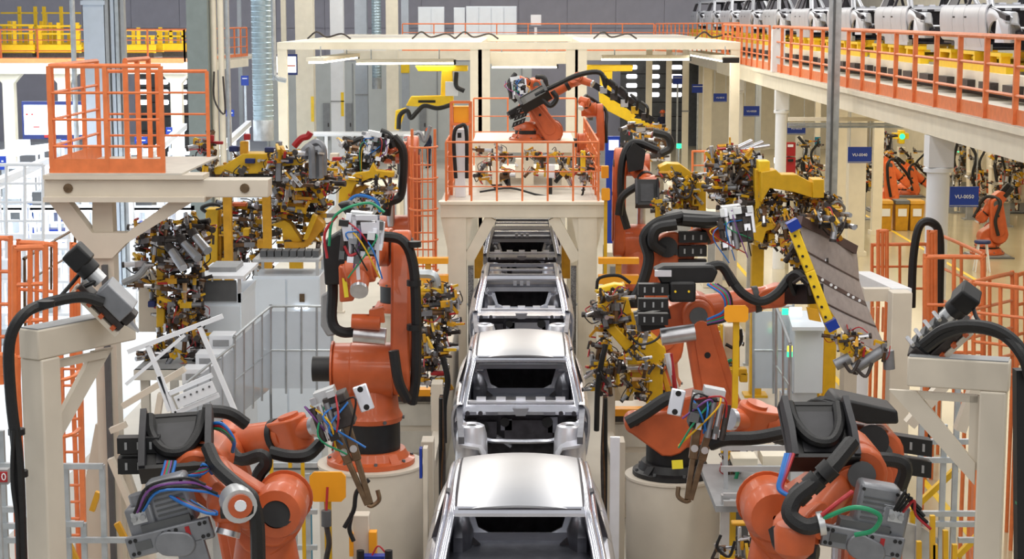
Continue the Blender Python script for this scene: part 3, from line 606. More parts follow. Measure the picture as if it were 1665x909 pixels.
# ------------------------------------------------------------------ robots
def hoses(parent, paths, r=.04, m='hose', name='hose', n=8):
    for pts in paths: 
        h = MB(m).tube([P(*q) for q in pts], r, n).build(name, parent)
def robot(label, base, S, E, W, T, ax, s=1., m='orange', basem='orange', stand=None, hose=True, coll=True, motors=True, group=None, linkoff=.26, dr=.27, counter=True, flange=True, rl=(.24, .17)):
    base, S, E, W, T, ax = V(base), V(S), V(E), V(W), V(T), V(ax).normalized()
    o = thing('industrial_robot', label, 'robot', base, group); bz = base.z
    if flange:
        bf = MB(basem).lathe([(0, 0), (.46*s, 0), (.46*s, .05*s), (.40*s, .07*s), (.36*s, .15*s), (0, .15*s)], base, n=28).build('base_flange', o)
        for k in range(8): t = k*math.pi/4+.2; q = base+V((.43*s*math.cos(t), .43*s*math.sin(t), .05*s)); MB('darkgrey').cyl(q, q+Z3*.03*s, .02*s, n=6).build('bolt', bf)
        for k in range(4): t = k*math.pi/2+.6; d = V((math.cos(t), math.sin(t), 0)); MB(basem).prism([base+d*.44*s+Z3*.05*s, base+d*.36*s+Z3*.14*s, base+d*.33*s+Z3*.05*s], Z3.cross(d)*.1*s).build('lug', bf)
        hh = max(.2, min(.45*s, S.z-bz-.35*s)); MB('black').cyl(base+Z3*.14*s, base+Z3*hh, .31*s, n=26).build('base_column', o)
        tb = base+Z3*hh; top = V((base.x, base.y, max(tb.z+.2*s, S.z-.05*s)))
        tu = MB(m).lathe([(.33*s, 0), (.34*s, .05*s), (.30*s, .12*s), (.28*s, (top.z-tb.z)*.7), (.2*s, top.z-tb.z), (0, top.z-tb.z)], tb, n=24).build('turret', o)
        hz = V((S.x-base.x, S.y-base.y, 0)); hz = hz-ax*hz.dot(ax)
        MB(m).hull2(V((base.x, base.y, S.z-.1*s)), (dr-.01)*s, S, (dr+.01)*s, ax, .46*s).build('turret_neck', o, .02*s)
        for k in range(6):
            t = 2*math.pi*k/6; q = tb+V((.335*s*math.cos(t), .335*s*math.sin(t), .03*s)); MB('darkgrey').cyl(q, q+V((math.cos(t), math.sin(t), 0))*.02*s, .02*s, n=6).build('bolt', tu)
    sd = MB(m).cyl(S-ax*.40*s, S+ax*.14*s, dr*s, n=26).build('shoulder_drum', o, .02*s)
    MB(m).cyl(S-ax*.42*s, S-ax*.40*s, (dr+.02)*s, n=26).build('drum_ring', sd)
    MB('black').cyl(S-ax*.62*s, S-ax*.42*s, .13*s, n=14).build('shoulder_motor', sd)
    lo = ax*linkoff*s; d = (E-S).normalized(); sidev = ax.cross(d)
    L = MB(m).hull2(S+lo, rl[0]*s, E+lo, rl[1]*s, ax, .2*s, n=11).build('link_arm', o, .03*s)
    MB(m).hull2(S.lerp(E, .12)+lo+ax*.1*s, rl[0]*.62*s, E.lerp(S, .12)+lo+ax*.1*s, rl[1]*.55*s, ax, .05*s).build('arm_rib', L, .012*s)
    q = S.lerp(E, .62)+lo+ax*.125*s; MB('black').cyl(q, q+ax*.006, .035*s, n=10).build('tooling_hole', L)
    q = E+lo+ax*.1*s; MB('darkgrey').cyl(q, q+ax*.02*s, .1*s, n=16).build('joint_cap', L)
    if counter:
        a = S+lo*-.55+sidev*.2*s+d*.1*s; b = a+d*(E-S).length*.55; MB('steel').cyl(a, b, .075*s, n=14).build('counterbalance_cylinder', o); MB('darkgrey').cyl(b, b+d*.3*s, .035*s, n=8).build('counterbalance_rod', o)
    f = (W-E).normalized()
    eh = MB(m).cyl(E-ax*.26*s, E+ax*.17*s, .2*s, n=22).build('elbow_housing', o, .015*s)
    n2 = f.cross(ax).normalized(); ax2 = n2.cross(f)
    if motors:
        mb = MB(m).hull2(E, .19*s, E-f*.24*s, .15*s, ax2, .36*s).build('motor_carrier', o, .01*s)
        for k in range(3):
            c = E-f*.46*s+ax2*(k-1)*.13*s+n2*(.05*s if k == 1 else -.06*s)
            mo = MB('black').box(c, (.11*s, .34*s, .11*s), Matrix((ax2, f, n2)).transposed()).build('wrist_motor', mb)
            for j in range(4): pass
            MB('darkgrey').box(c-f*.19*s, (.09*s, .05*s, .09*s), Matrix((ax2, f, n2)).transposed()).build('motor_cap', mb)
    Lf = (W-E).length
    fa = MB(m).cyl(E+f*.08*s, W-f*.10*s, .165*s, .125*s, n=22).build('forearm', o)
    if coll: MB('black').cyl(E+f*Lf*.72, E+f*Lf*.79, .152*s, .146*s, n=22).build('forearm_collar', fa)
    w = (T-W).normalized() if (T-W).length > .02 else f
    wax = f.cross(w); wax = wax.normalized() if wax.length > .1 else n2
    wr = MB(m).hull2(W-f*.12*s, .11*s, W+f*.02*s, .125*s, wax, .27*s).build('wrist', o, .015*s)
    for q in (-1, 1): MB(m).cyl(W+wax*q*.135*s, W+wax*q*.16*s, .09*s, n=16).build('wrist_cover', wr)
    MB(m).cyl(W, T, .11*s, .085*s, n=18).build('hand', o); MB('steel').cyl(T, T+w*.04*s, .09*s, n=16).build('tool_flange', o)
    if hose:
        u = n2 if n2.z > 0 else -n2
        MB('hose').tube([S+lo+ax*.16*s+sidev*.05*s, S.lerp(E, .5)+lo+ax*.17*s+sidev*.1*s, E+lo+ax*.16*s-f*.1*s, E+u*.28*s+ax*.1*s, E+f*.35*s+u*.27*s, W-f*.2*s+u*.24*s, T+u*.16*s], .048*s, 9).build('hose', o)
    return o
def tray(parent, c, u, v, w, l, h, s=1., loop=True, extra=None):
    c, u, v = V(c), V(u).normalized(), V(v); v = (v-u*v.dot(u)).normalized(); n = u.cross(v).normalized()
    if n.z < 0: n = -n
    R = Matrix((u, v, n)).transposed()
    b = MB('black').box(c, (w, l, .03), R).build('dress_pack_tray', parent)
    MB('tray').box(c+n*.018, (w*.55, l*.7, .012), R).build('tray_floor', b)
    for q in (-1, 1): MB('tray').prism([c+u*(q*w*.5)+v*(k*l*.5)+n*z for k, z in ((-1, -h*.35), (1, -h*.35), (1, h*.75), (.2, h), (-1, h*.8))], u*(-q*.09*w)).build('tray_wall', b)
    MB('black').box(c+v*l*.5, (w, .03, h*1.2), R).build('tray_end', b); MB('black').box(c-v*l*.5-n*h*.1, (w, .03, h*.5), R).build('tray_end', b)
    if loop: MB('hose').tube([c-u*w*.38-v*l*.45+n*.05, c-u*w*.34-v*l*.1+n*h*.4, c-u*w*.15+v*l*.22+n*h*.5, c+u*w*.12+v*l*.24+n*h*.5, c+u*w*.3-v*l*.05+n*h*.45, c+u*w*.36-v*l*.45+n*.04], .04*s, 9).build('hose_loop', b)
    return b
def motors(parent, c, f, u, k=2, s=1.):
    c, f, u = V(c), V(f).normalized(), V(u).normalized(); n = f.cross(u).normalized(); R = Matrix((u, f, n)).transposed()
    for j in range(k):
        q = c+u*(j*.17*s); m = MB('black').box(q, (.13*s, .34*s, .13*s), R).build('motor', parent)
        for i in range(3): MB('grey').box(q-n*.068*s-f*(.1-.1*i)*s, (.06*s, .02*s, .012), R).build('motor_pin', m)
        for i in range(3): MB('grey' if i == 1 else 'darkgrey').box(q+n*.068*s-f*(.1-.1*i)*s, (.07*s, .03*s, .012), R).build('motor_rib', m)
HC = ('bluehose', 'redhose', 'greenhose', 'violethose', 'hose', 'bluehose', 'yellow')
def weld_gun(label, b, tip, Y, w=.34, seed=1, plate='silver', arm='bronze', flip=1, group=None, arms=True, pal=('gun', 'alu', 'black', 'darkgrey', 'steel'), holes=True):
    r = random.Random(seed); bx, by = b; B = P(bx, by, Y); T = P(tip[0], tip[1], Y-.1); d = (T-B).normalized(); u = d.cross(Y3).normalized()*flip; L = (T-B).length
    o = thing('welding_gun', label, 'welding gun', B, group)
    R = Matrix((u, Y3, -d)).transposed()
    MB('dark').box(B+u*w*.1, (w*.55, w*.6, w*.8), R).build('transformer', o, .01)
    pl = MB(plate).box(B+u*w*(.75 if arms else .3)-d*w*.1+Y3*-.06, (w*.34, .03, w*.62), R).build('mount_plate', o, .01)
    for k in (-1, 1) if holes else (): q = B+u*w*.75-d*w*.1-d*k*w*.22-Y3*.08; MB('black').cyl(q, q+Y3*.03, w*.07, n=10).build('bolt_hole', pl)
    MB('alu').box(B-u*w*.1-d*w*.45, (w*.5, w*.4, w*.25), R).build('equaliser_block', o)
    for k in range(3): q = B-u*w*(.1+.17*k)+d*w*.1-Y3*w*.35; MB(('gun', 'steel', 'dark')[k]).cyl(q-d*w*.4, q+d*w*.45, w*.075, n=10).build('cylinder', o)
    for k, off in enumerate((-.16, .16) if arms else ()):
        a = B+u*w*off+d*w*.35-Y3*.05; e = T+u*w*off*.25
        A = MB(arm).bar(a, a.lerp(e, .45), w*.2, w*.16, up=(0, 1, 0)).bar(a.lerp(e, .42), e, w*.13, w*.12, up=(0, 1, 0)).build('electrode_arm', o, .006)
        MB('alu').cyl(a.lerp(e, .3)-Y3*w*.1, a.lerp(e, .3)+Y3*w*.1, w*.09, n=10).build('arm_joint', A)
        if k == 0: MB(arm).tube([e, e+d*w*.06+u*w*.1, e+u*w*.3-d*w*.02, e+u*w*.34-d*w*.25], w*.055, 7).build('electrode_tip', A)
    for k in range(7):
        a = B-u*w*r.uniform(-.4, .6)-d*w*r.uniform(.1, .5)-Y3*w*.3; b2 = B+u*w*r.uniform(-.5, .6)+d*w*r.uniform(.2, 1.0)-Y3*w*.3
        mid = a.lerp(b2, .5)+u*w*r.uniform(-.5, .5)-d*w*r.uniform(0, .5)-Y3*w*.25
        MB(HC[k]).tube([a, mid, b2], .008, 6).build('cable', o)
    for k in range(8 if arms else 20):
        q = B+u*w*r.uniform(-.5, .4)+d*w*r.uniform(-.5, .5)-Y3*w*r.uniform(.25, .5)
        MB(r.choice(pal)).box(q, [w*r.uniform(.08, .22) for _ in range(3)], R).build('valve_block', o)
    return o
def servo_gun(label, ax, ay, bx, by, Y, mx, my, seed=1):       # long grey C-frame held by the front robots
    A, B = P(ax, ay, Y), P(bx, by, Y); d = (B-A).normalized(); n = d.cross(Y3).normalized(); n = n if n.z > 0 else -n
    o = thing('servo_welding_gun', label, 'welding gun', A); R = Matrix((d, Y3, n)).transposed(); L = (B-A).length; C = (A+B)/2
    pl = MB('gun').box(C, (L, .05, .15), R).build('frame_plate', o, .012)
    for f in (-.44, -.38, -.05, .02, .1, .38, .44):
        for z in (-.045, .045): q = C+d*L*f+n*z-Y3*.03; MB('black').cyl(q, q+Y3*.01, .014, n=8).build('bolt_hole', pl)
    MB('darkgrey').box(C-d*L*.3-Y3*.03, (.11, .01, .06), R).build('type_plate', pl); MB('red').box(C+d*L*.23-Y3*.027, (.03, .006, .1), R).build('warning_label', pl)
    MB('gun').hull2(C-d*.02-n*.03, .085, C+d*.08-n*.06, .085, Y3, .09).build('gear_cover', o, .01)
    M = P(mx, my, Y+.12); mt = MB('gun').box(M, (.19, .2, .26), R).build('servo_motor', o, .02)
    MB('gun').cyl(M+n*.13, M+n*.2, .06, n=14).build('motor_top', mt); MB('alu').box(M+n*.06-Y3*.11, (.1, .02, .08), R).build('connector', mt)
    for k in (-1, 1): q = M+d*k*.03+n*.06-Y3*.12; MB('grey').cyl(q, q-Y3*.03, .02, n=10).build('plug', mt)
    dh = MB('gun').box(C+n*.22+d*.06+Y3*.12, (.28, .18, .34), R).build('drive_housing', o, .03)
    for i in range(6): MB('darkgrey').box(C+n*(.12+.035*i)+d*.06+Y3*.027, (.2, .012, .012), R).build('cooling_rib', dh)
    for i, j in ((-1, -1), (1, -1), (1, 1), (-1, 1)): q = C+n*(.22+j*.13)+d*(.06+i*.115)+Y3*.03; MB('black').cyl(q, q-Y3*.012, .012, n=8).build('bolt', dh)
    MB('darkgrey').box(C+n*.08+Y3*.06, (.34, .12, .09), R).build('slide', o)
    MB('gun').box(C-n*.2+d*.12, (.2, .05, .3), R).build('lower_arm', o, .01)
    for i in range(4): a = M+d*(.02*i-.02)+n*.1-Y3*.12; b = C+n*(.34-.04*i)+d*(.22+.03*i)-Y3*.02; MB(HC[(seed+i*2) % 7] if i % 2 else 'hose').tube([a, a.lerp(b, .4)+n*.12-Y3*.08, b+n*.03, b+d*.12-n*.05], .01, 6).build('cable', o)
    return o
def ppl(pts): return [P(*p) for p in pts]
def stand(label, x, y, z):
    t = thing('robot_pedestal', label, 'pedestal', (x, y, 0)); MB('cream').lathe([(0, z), (.48, z), (.48, z-.05), (.44, z-.05), (.44, .05), (.55, .05), (.55, 0), (0, 0)], (x, y, 0), n=28).build('drum', t); return V((x, y, z))
# --- robot on the left pedestal
Sx = P(606, 600, 19.1); Ex = P(606, 402, 19.3)
A = robot('big orange robot on the round pedestal left of the line', PL, Sx, Ex, P(586, 440, 18.3), P(584, 470, 18.05), (1, 0, 0), 1.02, hose=False, rl=(.27, .18), linkoff=.3, counter=False)
hoses(A, [[(622, 384, 18.9), (655, 392, 18.85), (672, 432, 18.85), (677, 520, 18.85), (676, 610, 18.9), (670, 655, 19)], [(538, 400, 18.6), (541, 470, 18.6), (540, 522, 18.6), (556, 540, 18.6), (590, 538, 18.7)], [(640, 570, 18.6), (648, 620, 18.6), (662, 650, 18.7)]], .055)
for y in (395, 458, 530): q = P(673, y+2, 18.85); MB('black').cyl(q-Z3*.03, q+Z3*.03, .075, n=12).build('hose_clamp', A)
MB('steel').cyl(P(575, 543, 18.6), P(627, 548, 18.6), .09, n=16).build('counterbalance_cylinder', A); MB('orange').cyl(P(572, 522, 18.55), P(618, 524, 18.55), .075, .085, n=14).build('balance_joint', A)
MB('orange').prism(pp(((600, 505), (622, 500), (625, 525), (600, 525)), 18.5), (0, .1, 0)).build('balance_lug', A)
MB('orange').prism(pp(((550, 432), (572, 436), (575, 490), (552, 492)), 18.35), (0, .25, 0)).build('forearm_side', A, .02); MB('plate').prism(pp(((556, 452), (564, 454), (567, 483), (560, 484)), 18.345), (0, .01, 0)).build('warning_strip', A)
MB('black').prism(pp(((524, 395), (560, 372), (576, 400), (572, 462), (528, 464)), 18.5), (0, .4, 0)).build('dress_pack_tray', A, .02)
MB('black').prism(pp(((548, 332), (566, 328), (604, 372), (590, 384)), 18.4), (0, .25, 0)).build('cable_guide', A, .02)
MB('grey').prism(pp(((522, 480), (540, 470), (548, 485), (546, 545), (532, 548), (521, 530)), 18.9), (0, .06, 0)).build('cover_plate', A, .02)
weld_gun('silver welding head held high by the big left robot', (592, 385), (580, 520), 17.9, .42, 4, arm='alu', arms=False, pal=('gun', 'silver', 'black', 'darkgrey', 'alu'), holes=False)
w = thing('gun_bracket', 'white C-shaped tool bracket in front of the big left robot', 'bracket', P(600, 400, 17.7))
ORG[w] = V(w.location)
for q in (((572, 350), (578, 350), (586, 455), (580, 455)), ((612, 350), (617, 350), (616, 440), (611, 440)), ((572, 350), (617, 350), (617, 358), (572, 358)), ((586, 362), (613, 362), (613, 380), (588, 380))): MB('silver').prism(pp(q, 17.72), (0, .04, 0)).build('arm', w)
MB('silver').prism(pp(((555, 366), (571, 366), (575, 392), (559, 392)), 17.7), (0, .05, 0)).build('side_plate', w)
hoses(w, [[(535, 400, 17.8), (540, 360, 17.8), (560, 340, 17.8), (600, 330, 17.9), (625, 345, 17.9)]], .014, 'greenhose'); hoses(w, [[(532, 420, 17.8), (528, 380, 17.8), (548, 350, 17.8)], [(560, 400, 17.7), (568, 415, 17.7), (580, 412, 17.7)]], .014, 'redhose')
# --- robot on the right pedestal with the panel gripper
Bb = robot('orange robot on the round pedestal right of the line reaching right with a panel gripper', PR, P(1168, 668, 19.2), P(1131, 506, 19.2), P(1262, 480, 19.2), P(1290, 478, 19.2), (0, -1, 0), .95, basem='black', hose=False, counter=False, linkoff=.24)
MB('orange').hull2(P(1030, 686, 19.0), .1, P(1085, 700, 19.0), .25, (0, -1, 0), .3).build('turret_arm', Bb, .02)
MB('black').cyl(P(1033, 684, 18.8), P(1033, 684, 18.83), .06, n=14).build('turret_hole', Bb); MB('plate').prism(pp(((1092, 749), (1110, 748), (1111, 762), (1093, 763)), 18.72), (0, .01, 0)).build('warning_label', Bb)
hoses(Bb, [[(1020, 688, 18.7), (1048, 672, 18.7), (1085, 648, 18.7), (1098, 652, 18.75)]], .07); hoses(Bb, [[(1180, 440, 18.8), (1205, 475, 18.75), (1235, 490, 18.75), (1262, 478, 18.8), (1285, 450, 18.85)], [(1140, 440, 18.7), (1172, 432, 18.75), (1192, 462, 18.75)]], .05)
t = MB('black').prism(pp(((1064, 440), (1080, 433), (1160, 432), (1168, 442), (1160, 460), (1075, 462)), 18.6), (0, .3, 0)).build('dress_pack_tray', Bb, .02); MB('silver').pb(1065, 440, 1092, 450, 18.56, .05).build('tray_label', t)
motors(Bb, P(1062, 470, 18.6), (1, 0, 0), (0, 0, -1), 3, .9); MB('black').pb(1088, 458, 1132, 492, 18.55, .3).build('motor_block', Bb, .03)
for k, x in enumerate((1098, 1120)): q = P(x, 474, 18.54); MB('byellow').cyl(q-Y3*.01, q, .012, n=8).build('indicator', Bb)
for k in range(5): hoses(Bb, [[(1150+k*4, 462, 18.5), (1175+k*3, 480, 18.45), (1178+k*2, 505+k*3, 18.5), (1150, 520+k*2, 18.6)]], .014, HC[k], 'cable')
MB('steel').cyl(P(1075, 548, 18.7), P(1130, 540, 18.7), .09, n=14).build('counterbalance_cylinder', Bb)
# --- robot behind it
r = robot('orange robot second from the pedestal robot on the right, bright silver gun raised', stand('cream pedestal of the second right robot behind the yellow jig', P(1075, 0, 25).x, 25, 1.0), P(1072, 560, 25), P(1090, 408, 25), P(1165, 372, 25), P(1188, 372, 24.8), (0, -1, 0), 1.0, hose=False, motors=False, rl=(.3, .3))
MB('black').cyl(P(1085, 402, 24.55), P(1085, 402, 24.6), .14, n=18).build('joint_bore', r)
motors(r, P(1126, 385, 24.6), (1, 0, 0), (0, 0, -1), 3, 1.1)
MB('black').prism(pp(((1085, 352), (1105, 346), (1192, 352), (1196, 362), (1150, 372), (1090, 366)), 24.5), (0, .5, 0)).build('dress_pack_tray', r, .02)
hoses(r, [[(1110, 352, 24.5), (1070, 362, 24.4), (1048, 385, 24.4), (1055, 420, 24.4), (1045, 460, 24.4), (1030, 490, 24.4)], [(1100, 365, 24.3), (1068, 372, 24.3), (1062, 395, 24.3), (1078, 408, 24.35)], [(1110, 358, 24.4), (1150, 360, 24.4), (1180, 358, 24.4)]], .075)
weld_gun('shiny silver welding gun behind the grey panel gripper', (1198, 368), (1206, 430), 24.2, .5, 9, arm='silver', arms=False, pal=('silver', 'silver', 'white', 'alu', 'dark'), holes=False)
# --- further robots either side of the gantry
r = robot('orange robot with a black tray standing right of the gantry leg', stand('cream pedestal of the robot right of the gantry leg', P(1040, 0, 34).x, 34, 1.0), P(1030, 390, 34), P(1032, 268, 34), P(1056, 300, 33), P(1064, 330, 32.8), (-1, 0, 0), 1.05, hose=False, rl=(.3, .3))
tray(r, P(1052, 314, 32.6), (1, 0, 0), (0, -.5, -.8), .42, .5, .12, loop=False)
hoses(r, [[(1070, 245, 33.4), (1030, 232, 33.4), (1012, 262, 33.3), (1010, 330, 33.3), (1020, 372, 33.3)], [(1040, 300, 33), (1012, 320, 33), (1006, 350, 33)]], .07); MB('black').prism(pp(((1018, 250), (1030, 232), (1050, 245), (1046, 275), (1022, 280)), 33.2), (0, .3, 0)).build('cable_box', r)
r = robot('orange robot with looped hoses standing left of the caged ladder', stand('cream pedestal of the robot left of the caged ladder', P(642, 0, 34.4).x, 34.4, 1.0), P(650, 375, 34.4), P(648, 248, 34.4), P(626, 238, 33.6), P(610, 245, 33.4), (1, 0, 0), 1.05, hose=False, rl=(.3, .3))
hoses(r, [[(640, 222, 33.2), (655, 245, 33.2), (655, 290, 33.2), (650, 320, 33.2), (632, 330, 33.1), (628, 350, 33.1)], [(618, 215, 33.2), (632, 222, 33.2), (640, 240, 33.2)]], .08)
MB('black').pb(581, 248, 600, 275, 33, .3).build('dress_pack_tray', r)
weld_gun('welding gun of the robot left of the caged ladder', (610, 240), (598, 300), 33.1, .5, 12, arm='alu', arms=False, holes=False, pal=('gun', 'steel', 'dark', 'black', 'alu'))
# --- robots on the gantry platform
t = thing('robot_stand', 'long white stand under the robots on the gantry platform', 'stand', (P(850, 0, 37).x, 37, GZ)); zt = P(0, 228, 37).z
a, b = P(768, 0, 36.6).x, P(935, 0, 36.6).x
MB('ivory').lh((a, 36.4, zt-.2), (b, 39.5, zt)).build('top', t)
for x in (a+.05, (a+b)/2, b-.25):
    for y in (36.5, 39.2): MB('ivory').lh((x, y, GZ), (x+.2, y+.2, zt-.2)).build('leg', t)
r = robot('orange robot on top of the gantry reaching up to the right', (P(858, 0, 37.2).x, 37.2, zt), P(897, 214, 37.2), P(866, 168, 37.2), P(940, 128, 37.2), P(962, 136, 37.1), (0, -1, 0), .82, hose=False, counter=False)
tray(r, P(868, 158, 36.6), V((.8, 0, .45)), (0, -1, -.5), .62, .5, .16, loop=False)
hoses(r, [[(870, 155, 36.6), (900, 140, 36.6), (940, 122, 36.6), (975, 118, 36.6), (985, 140, 36.6)], [(880, 160, 36.4), (895, 172, 36.4), (905, 160, 36.4), (898, 148, 36.4)]], .05); motors(r, P(850, 178, 36.7), (1, 0, .4), (-.3, 0, -1), 3, .8)
r = robot('small orange robot behind the top gantry robot holding a grey gun', (P(878, 0, 39).x, 39, zt), P(876, 185, 39), P(872, 138, 39), P(850, 132, 38.6), P(840, 140, 38.5), (0, -1, 0), .7, hose=False, counter=False)
weld_gun('grey welding gun left of the top gantry robot', (842, 142), (846, 180), 38.3, .4, 21, arm='alu', arms=False, holes=False)
hoses(r, [[(872, 125, 38.4), (886, 128, 38.3), (886, 150, 38.3), (868, 160, 38.3)], [(838, 120, 38.4), (828, 135, 38.3), (832, 155, 38.3), (840, 165, 38.3)]], .05)
r = robot('upright orange robot at the right rear of the gantry platform', (P(958, 0, 40).x, 40, GZ), P(962, 232, 40), P(960, 178, 40), P(950, 165, 39.5), P(945, 175, 39.4), (1, 0, 0), .75, hose=True, counter=False)
t = thing('tool_boom', 'long black tool boom pointing down right from the top gantry robot', 'tool', P(968, 138, 36.9))
ORG[t] = V(t.location)
MB('black').bar(P(966, 138, 36.9), P(1062, 196, 36.9), .16, .12).build('boom', t); MB('dark').bar(P(985, 130, 36.8), P(1030, 168, 36.8), .1).build('side_frame', t)
for k in range(5): x = 975+k*17; hoses(t, [[(x, 118+k*12, 36.7), (x+10, 128+k*12, 36.5), (x+8, 150+k*12, 36.7)]], .03, 'hose', 'cable'); MB(('steel', 'dark', 'alu', 'yellow', 'dark')[k]).box(P(x+6, 146+k*11, 36.7), (.14, .2, .14)).build('clamp', t)
# --- yellow robots under the roof frame
def ybox(o, n, pts, Y, dep, m='byellow', bev=.02): return MB(m).prism(pp(pts, Y), (0, dep, 0)).build(n, o, bev)
y1 = thing('industrial_robot', 'bright yellow robot hanging from the rail at upper left of the gantry', 'robot', P(728, 105, 57)); ORG[y1] = V(y1.location)
ybox(y1, 'ceiling_rail', ((675, 107), (760, 107), (760, 116), (680, 116)), 57, .8); ybox(y1, 'column', ((718, 115), (735, 115), (737, 165), (716, 165)), 57, .5)
um = ybox(y1, 'upper_arm', ((668, 157), (736, 155), (738, 172), (720, 175), (672, 173), (660, 172)), 56.8, .4); ybox(y1, 'lettering_strip', ((680, 163), (708, 163), (708, 167), (680, 167)), 56.78, .02, 'print', 0)
ybox(y1, 'forearm', ((643, 180), (660, 175), (656, 190), (648, 212), (641, 210)), 56.8, .35); ybox(y1, 'controller_box', ((724, 133), (744, 133), (744, 156), (724, 156)), 56.6, .3, 'white', 0)
hoses(y1, [[(735, 170, 56.5), (712, 176, 56.4), (690, 172, 56.4), (678, 182, 56.4), (668, 192, 56.4), (662, 180, 56.4), (650, 188, 56.4), (648, 210, 56.4)], [(742, 118, 56.6), (742, 140, 56.5), (755, 148, 56.5)]], .07)
y2 = thing('industrial_robot', 'bright yellow robot with a forearm reaching down at upper right of the gantry', 'robot', P(985, 112, 57)); ORG[y2] = V(y2.location)
ybox(y2, 'ceiling_rail', ((955, 106), (1030, 106), (1028, 116), (952, 116)), 57, .8); ybox(y2, 'column', ((976, 116), (996, 116), (994, 155), (976, 150)), 57, .5)
ybox(y2, 'upper_arm', ((974, 150), (992, 152), (1034, 188), (1026, 200), (976, 174)), 56.8, .4); ybox(y2, 'forearm', ((1026, 192), (1060, 197), (1074, 206), (1072, 216), (1056, 206), (1030, 203)), 56.7, .35)
hoses(y2, [[(985, 150, 56.5), (1010, 165, 56.5), (1032, 182, 56.4), (1060, 200, 56.4)]], .06); MB('dark').ball(P(1058, 228, 56.5), .3).build('wrist_head', y2); MB('steel').box(P(1045, 215, 56.4), (.4, .3, .3)).build('gripper', y2)
# --- front robots, left pair
bp = stand('low pedestal under the front left robot reaching right', P(405, 0, 14.3).x, 14.3, 1.0)
r = robot('orange front left robot reaching right with its welding gun', bp, V((bp.x+.08, 14.2, 1.75)), P(372, 726, 14.2), P(478, 703, 13.9), P(510, 694, 13.8), (0, -1, 0), .92, hose=False, motors=False)
hoses(r, [[(352, 690, 13.5), (385, 745, 13.4), (425, 740, 13.35), (432, 755, 13.35), (418, 780, 13.35), (415, 850, 13.35), (420, 930, 13.4)], [(330, 668, 13.6), (372, 672, 13.6), (400, 690, 13.65)], [(438, 735, 13.5), (470, 742, 13.5), (500, 740, 13.5), (520, 722, 13.6)]], .05)
weld_gun('welding gun at the tip of the front left robot beside the left pedestal', (546, 668), (600, 820), 13.6, .32, 31)
bp = stand('low pedestal under the front left robot with the grey servo gun', P(415, 0, 12.9).x, 12.9, .9)
r = robot('orange front left robot with a black tray and grey servo gun', bp, P(452, 832, 12.9), P(330, 752, 12.75), P(382, 826, 12.1), P(372, 862, 12.05), (0, -1, 0), .95, hose=False, counter=False, motors=False, flange=True, coll=False, rl=(.18, .17), dr=.2)
MB('orange').lathe([(.1, -.12), (.18, -.14), (.2, 0), (.17, .1), (.1, .11)], P(452, 830, 12.55), (0, -1, 0), n=28).build('shoulder_ring', r); MB('black').cyl(P(452, 830, 12.55), P(452, 830, 12.45), .12, n=18).build('ring_core', r)
tray(r, P(288, 722, 12.6), (1, .1, .05), (-.15, -.75, -.6), .5, .5, .14, 1.0); motors(r, P(226, 722, 12.55), (1, .1, 0), (0, 0, -1), 2, .85); motors(r, P(228, 726, 12.75), (1, .1, 0), (0, 0, -1), 2, .8)
hoses(r, [[(338, 728, 12.3), (352, 758, 12.15), (372, 778, 12.0), (392, 795, 11.9), (410, 812, 11.85), (400, 830, 11.8), (360, 832, 11.8)], [(410, 815, 11.85), (418, 850, 11.85), (420, 930, 11.9)]], .05)
MB('alu').cyl(P(384, 812, 11.9), P(390, 824, 11.75), .115, n=20).build('wrist_ring', r); MB('orange').cyl(P(390, 822, 11.76), P(391, 824, 11.73), .08, n=20).build('wrist_cap', r); MB('signwhite').cyl(P(391, 822, 11.725), P(391, 823, 11.715), .04, n=12).build('emblem', r)
for k in range(6): hoses(r, [[(270+k*3, 750, 12.3), (262+k*4, 790, 12.15), (285+k*9, 812+k*3, 12.0), (330+k*4, 832, 11.9), (352, 836, 11.85)], [(300+k*5, 775, 12.2), (330, 770-k*3, 12.1), (345, 755+k*3, 12.2)]], .012, HC[k], 'cable')
for k in range(3): hoses(r, [[(340, 690+k*3, 12.8), (362, 690+k*4, 12.75), (380, 715, 12.75), (378, 735, 12.8)]], .014, HC[k], 'cable')
servo_gun('grey servo welding gun at the bottom left corner', 208, 892, 345, 856, 12.0, 236, 848, 1)
# --- front robots, right pair
bp = stand('low pedestal under the front right robot reaching left', P(1440, 0, 14.4).x, 14.4, 1.0)
r = robot('orange front right robot reaching left with its welding gun', bp, V((bp.x-.05, 14.3, 1.75)), P(1418, 722, 14.3), P(1222, 684, 14.0), P(1192, 682, 13.9), (0, -1, 0), .95, hose=False, motors=False, rl=(.24, .2))
MB('black').cyl(P(1418, 718, 13.95), P(1418, 718, 13.9), .13, n=18).build('joint_bore', r)
motors(r, P(1478, 722, 14.1), (1, 0, -.15), (0, 0, -1), 2, 1.0)
MB('black').prism(pp(((1352, 660), (1362, 646), (1460, 668), (1462, 690), (1410, 690), (1356, 676)), 13.9), (0, .4, 0)).build('dress_pack_tray', r, .02)
hoses(r, [[(1290, 700, 13.6), (1230, 712, 13.6), (1180, 714, 13.6), (1155, 722, 13.65)], [(1310, 668, 13.7), (1340, 655, 13.7), (1370, 668, 13.7)], [(1370, 738, 13.3), (1410, 745, 13.3), (1460, 750, 13.3), (1472, 765, 13.3), (1462, 800, 13.35), (1462, 850, 13.4)]], .055)
for k in range(3): hoses(r, [[(1298, 672+k*4, 13.6), (1320, 652+k*4, 13.6), (1350, 656+k*3, 13.6)]], .016, 'hose', 'cable')
weld_gun('welding gun hanging in front of the right pedestal', (1148, 668), (1120, 812), 13.7, .32, 47, flip=-1)
bp = stand('low pedestal under the front right robot with the grey servo gun', P(1290, 0, 12.9).x, 12.9, .9)
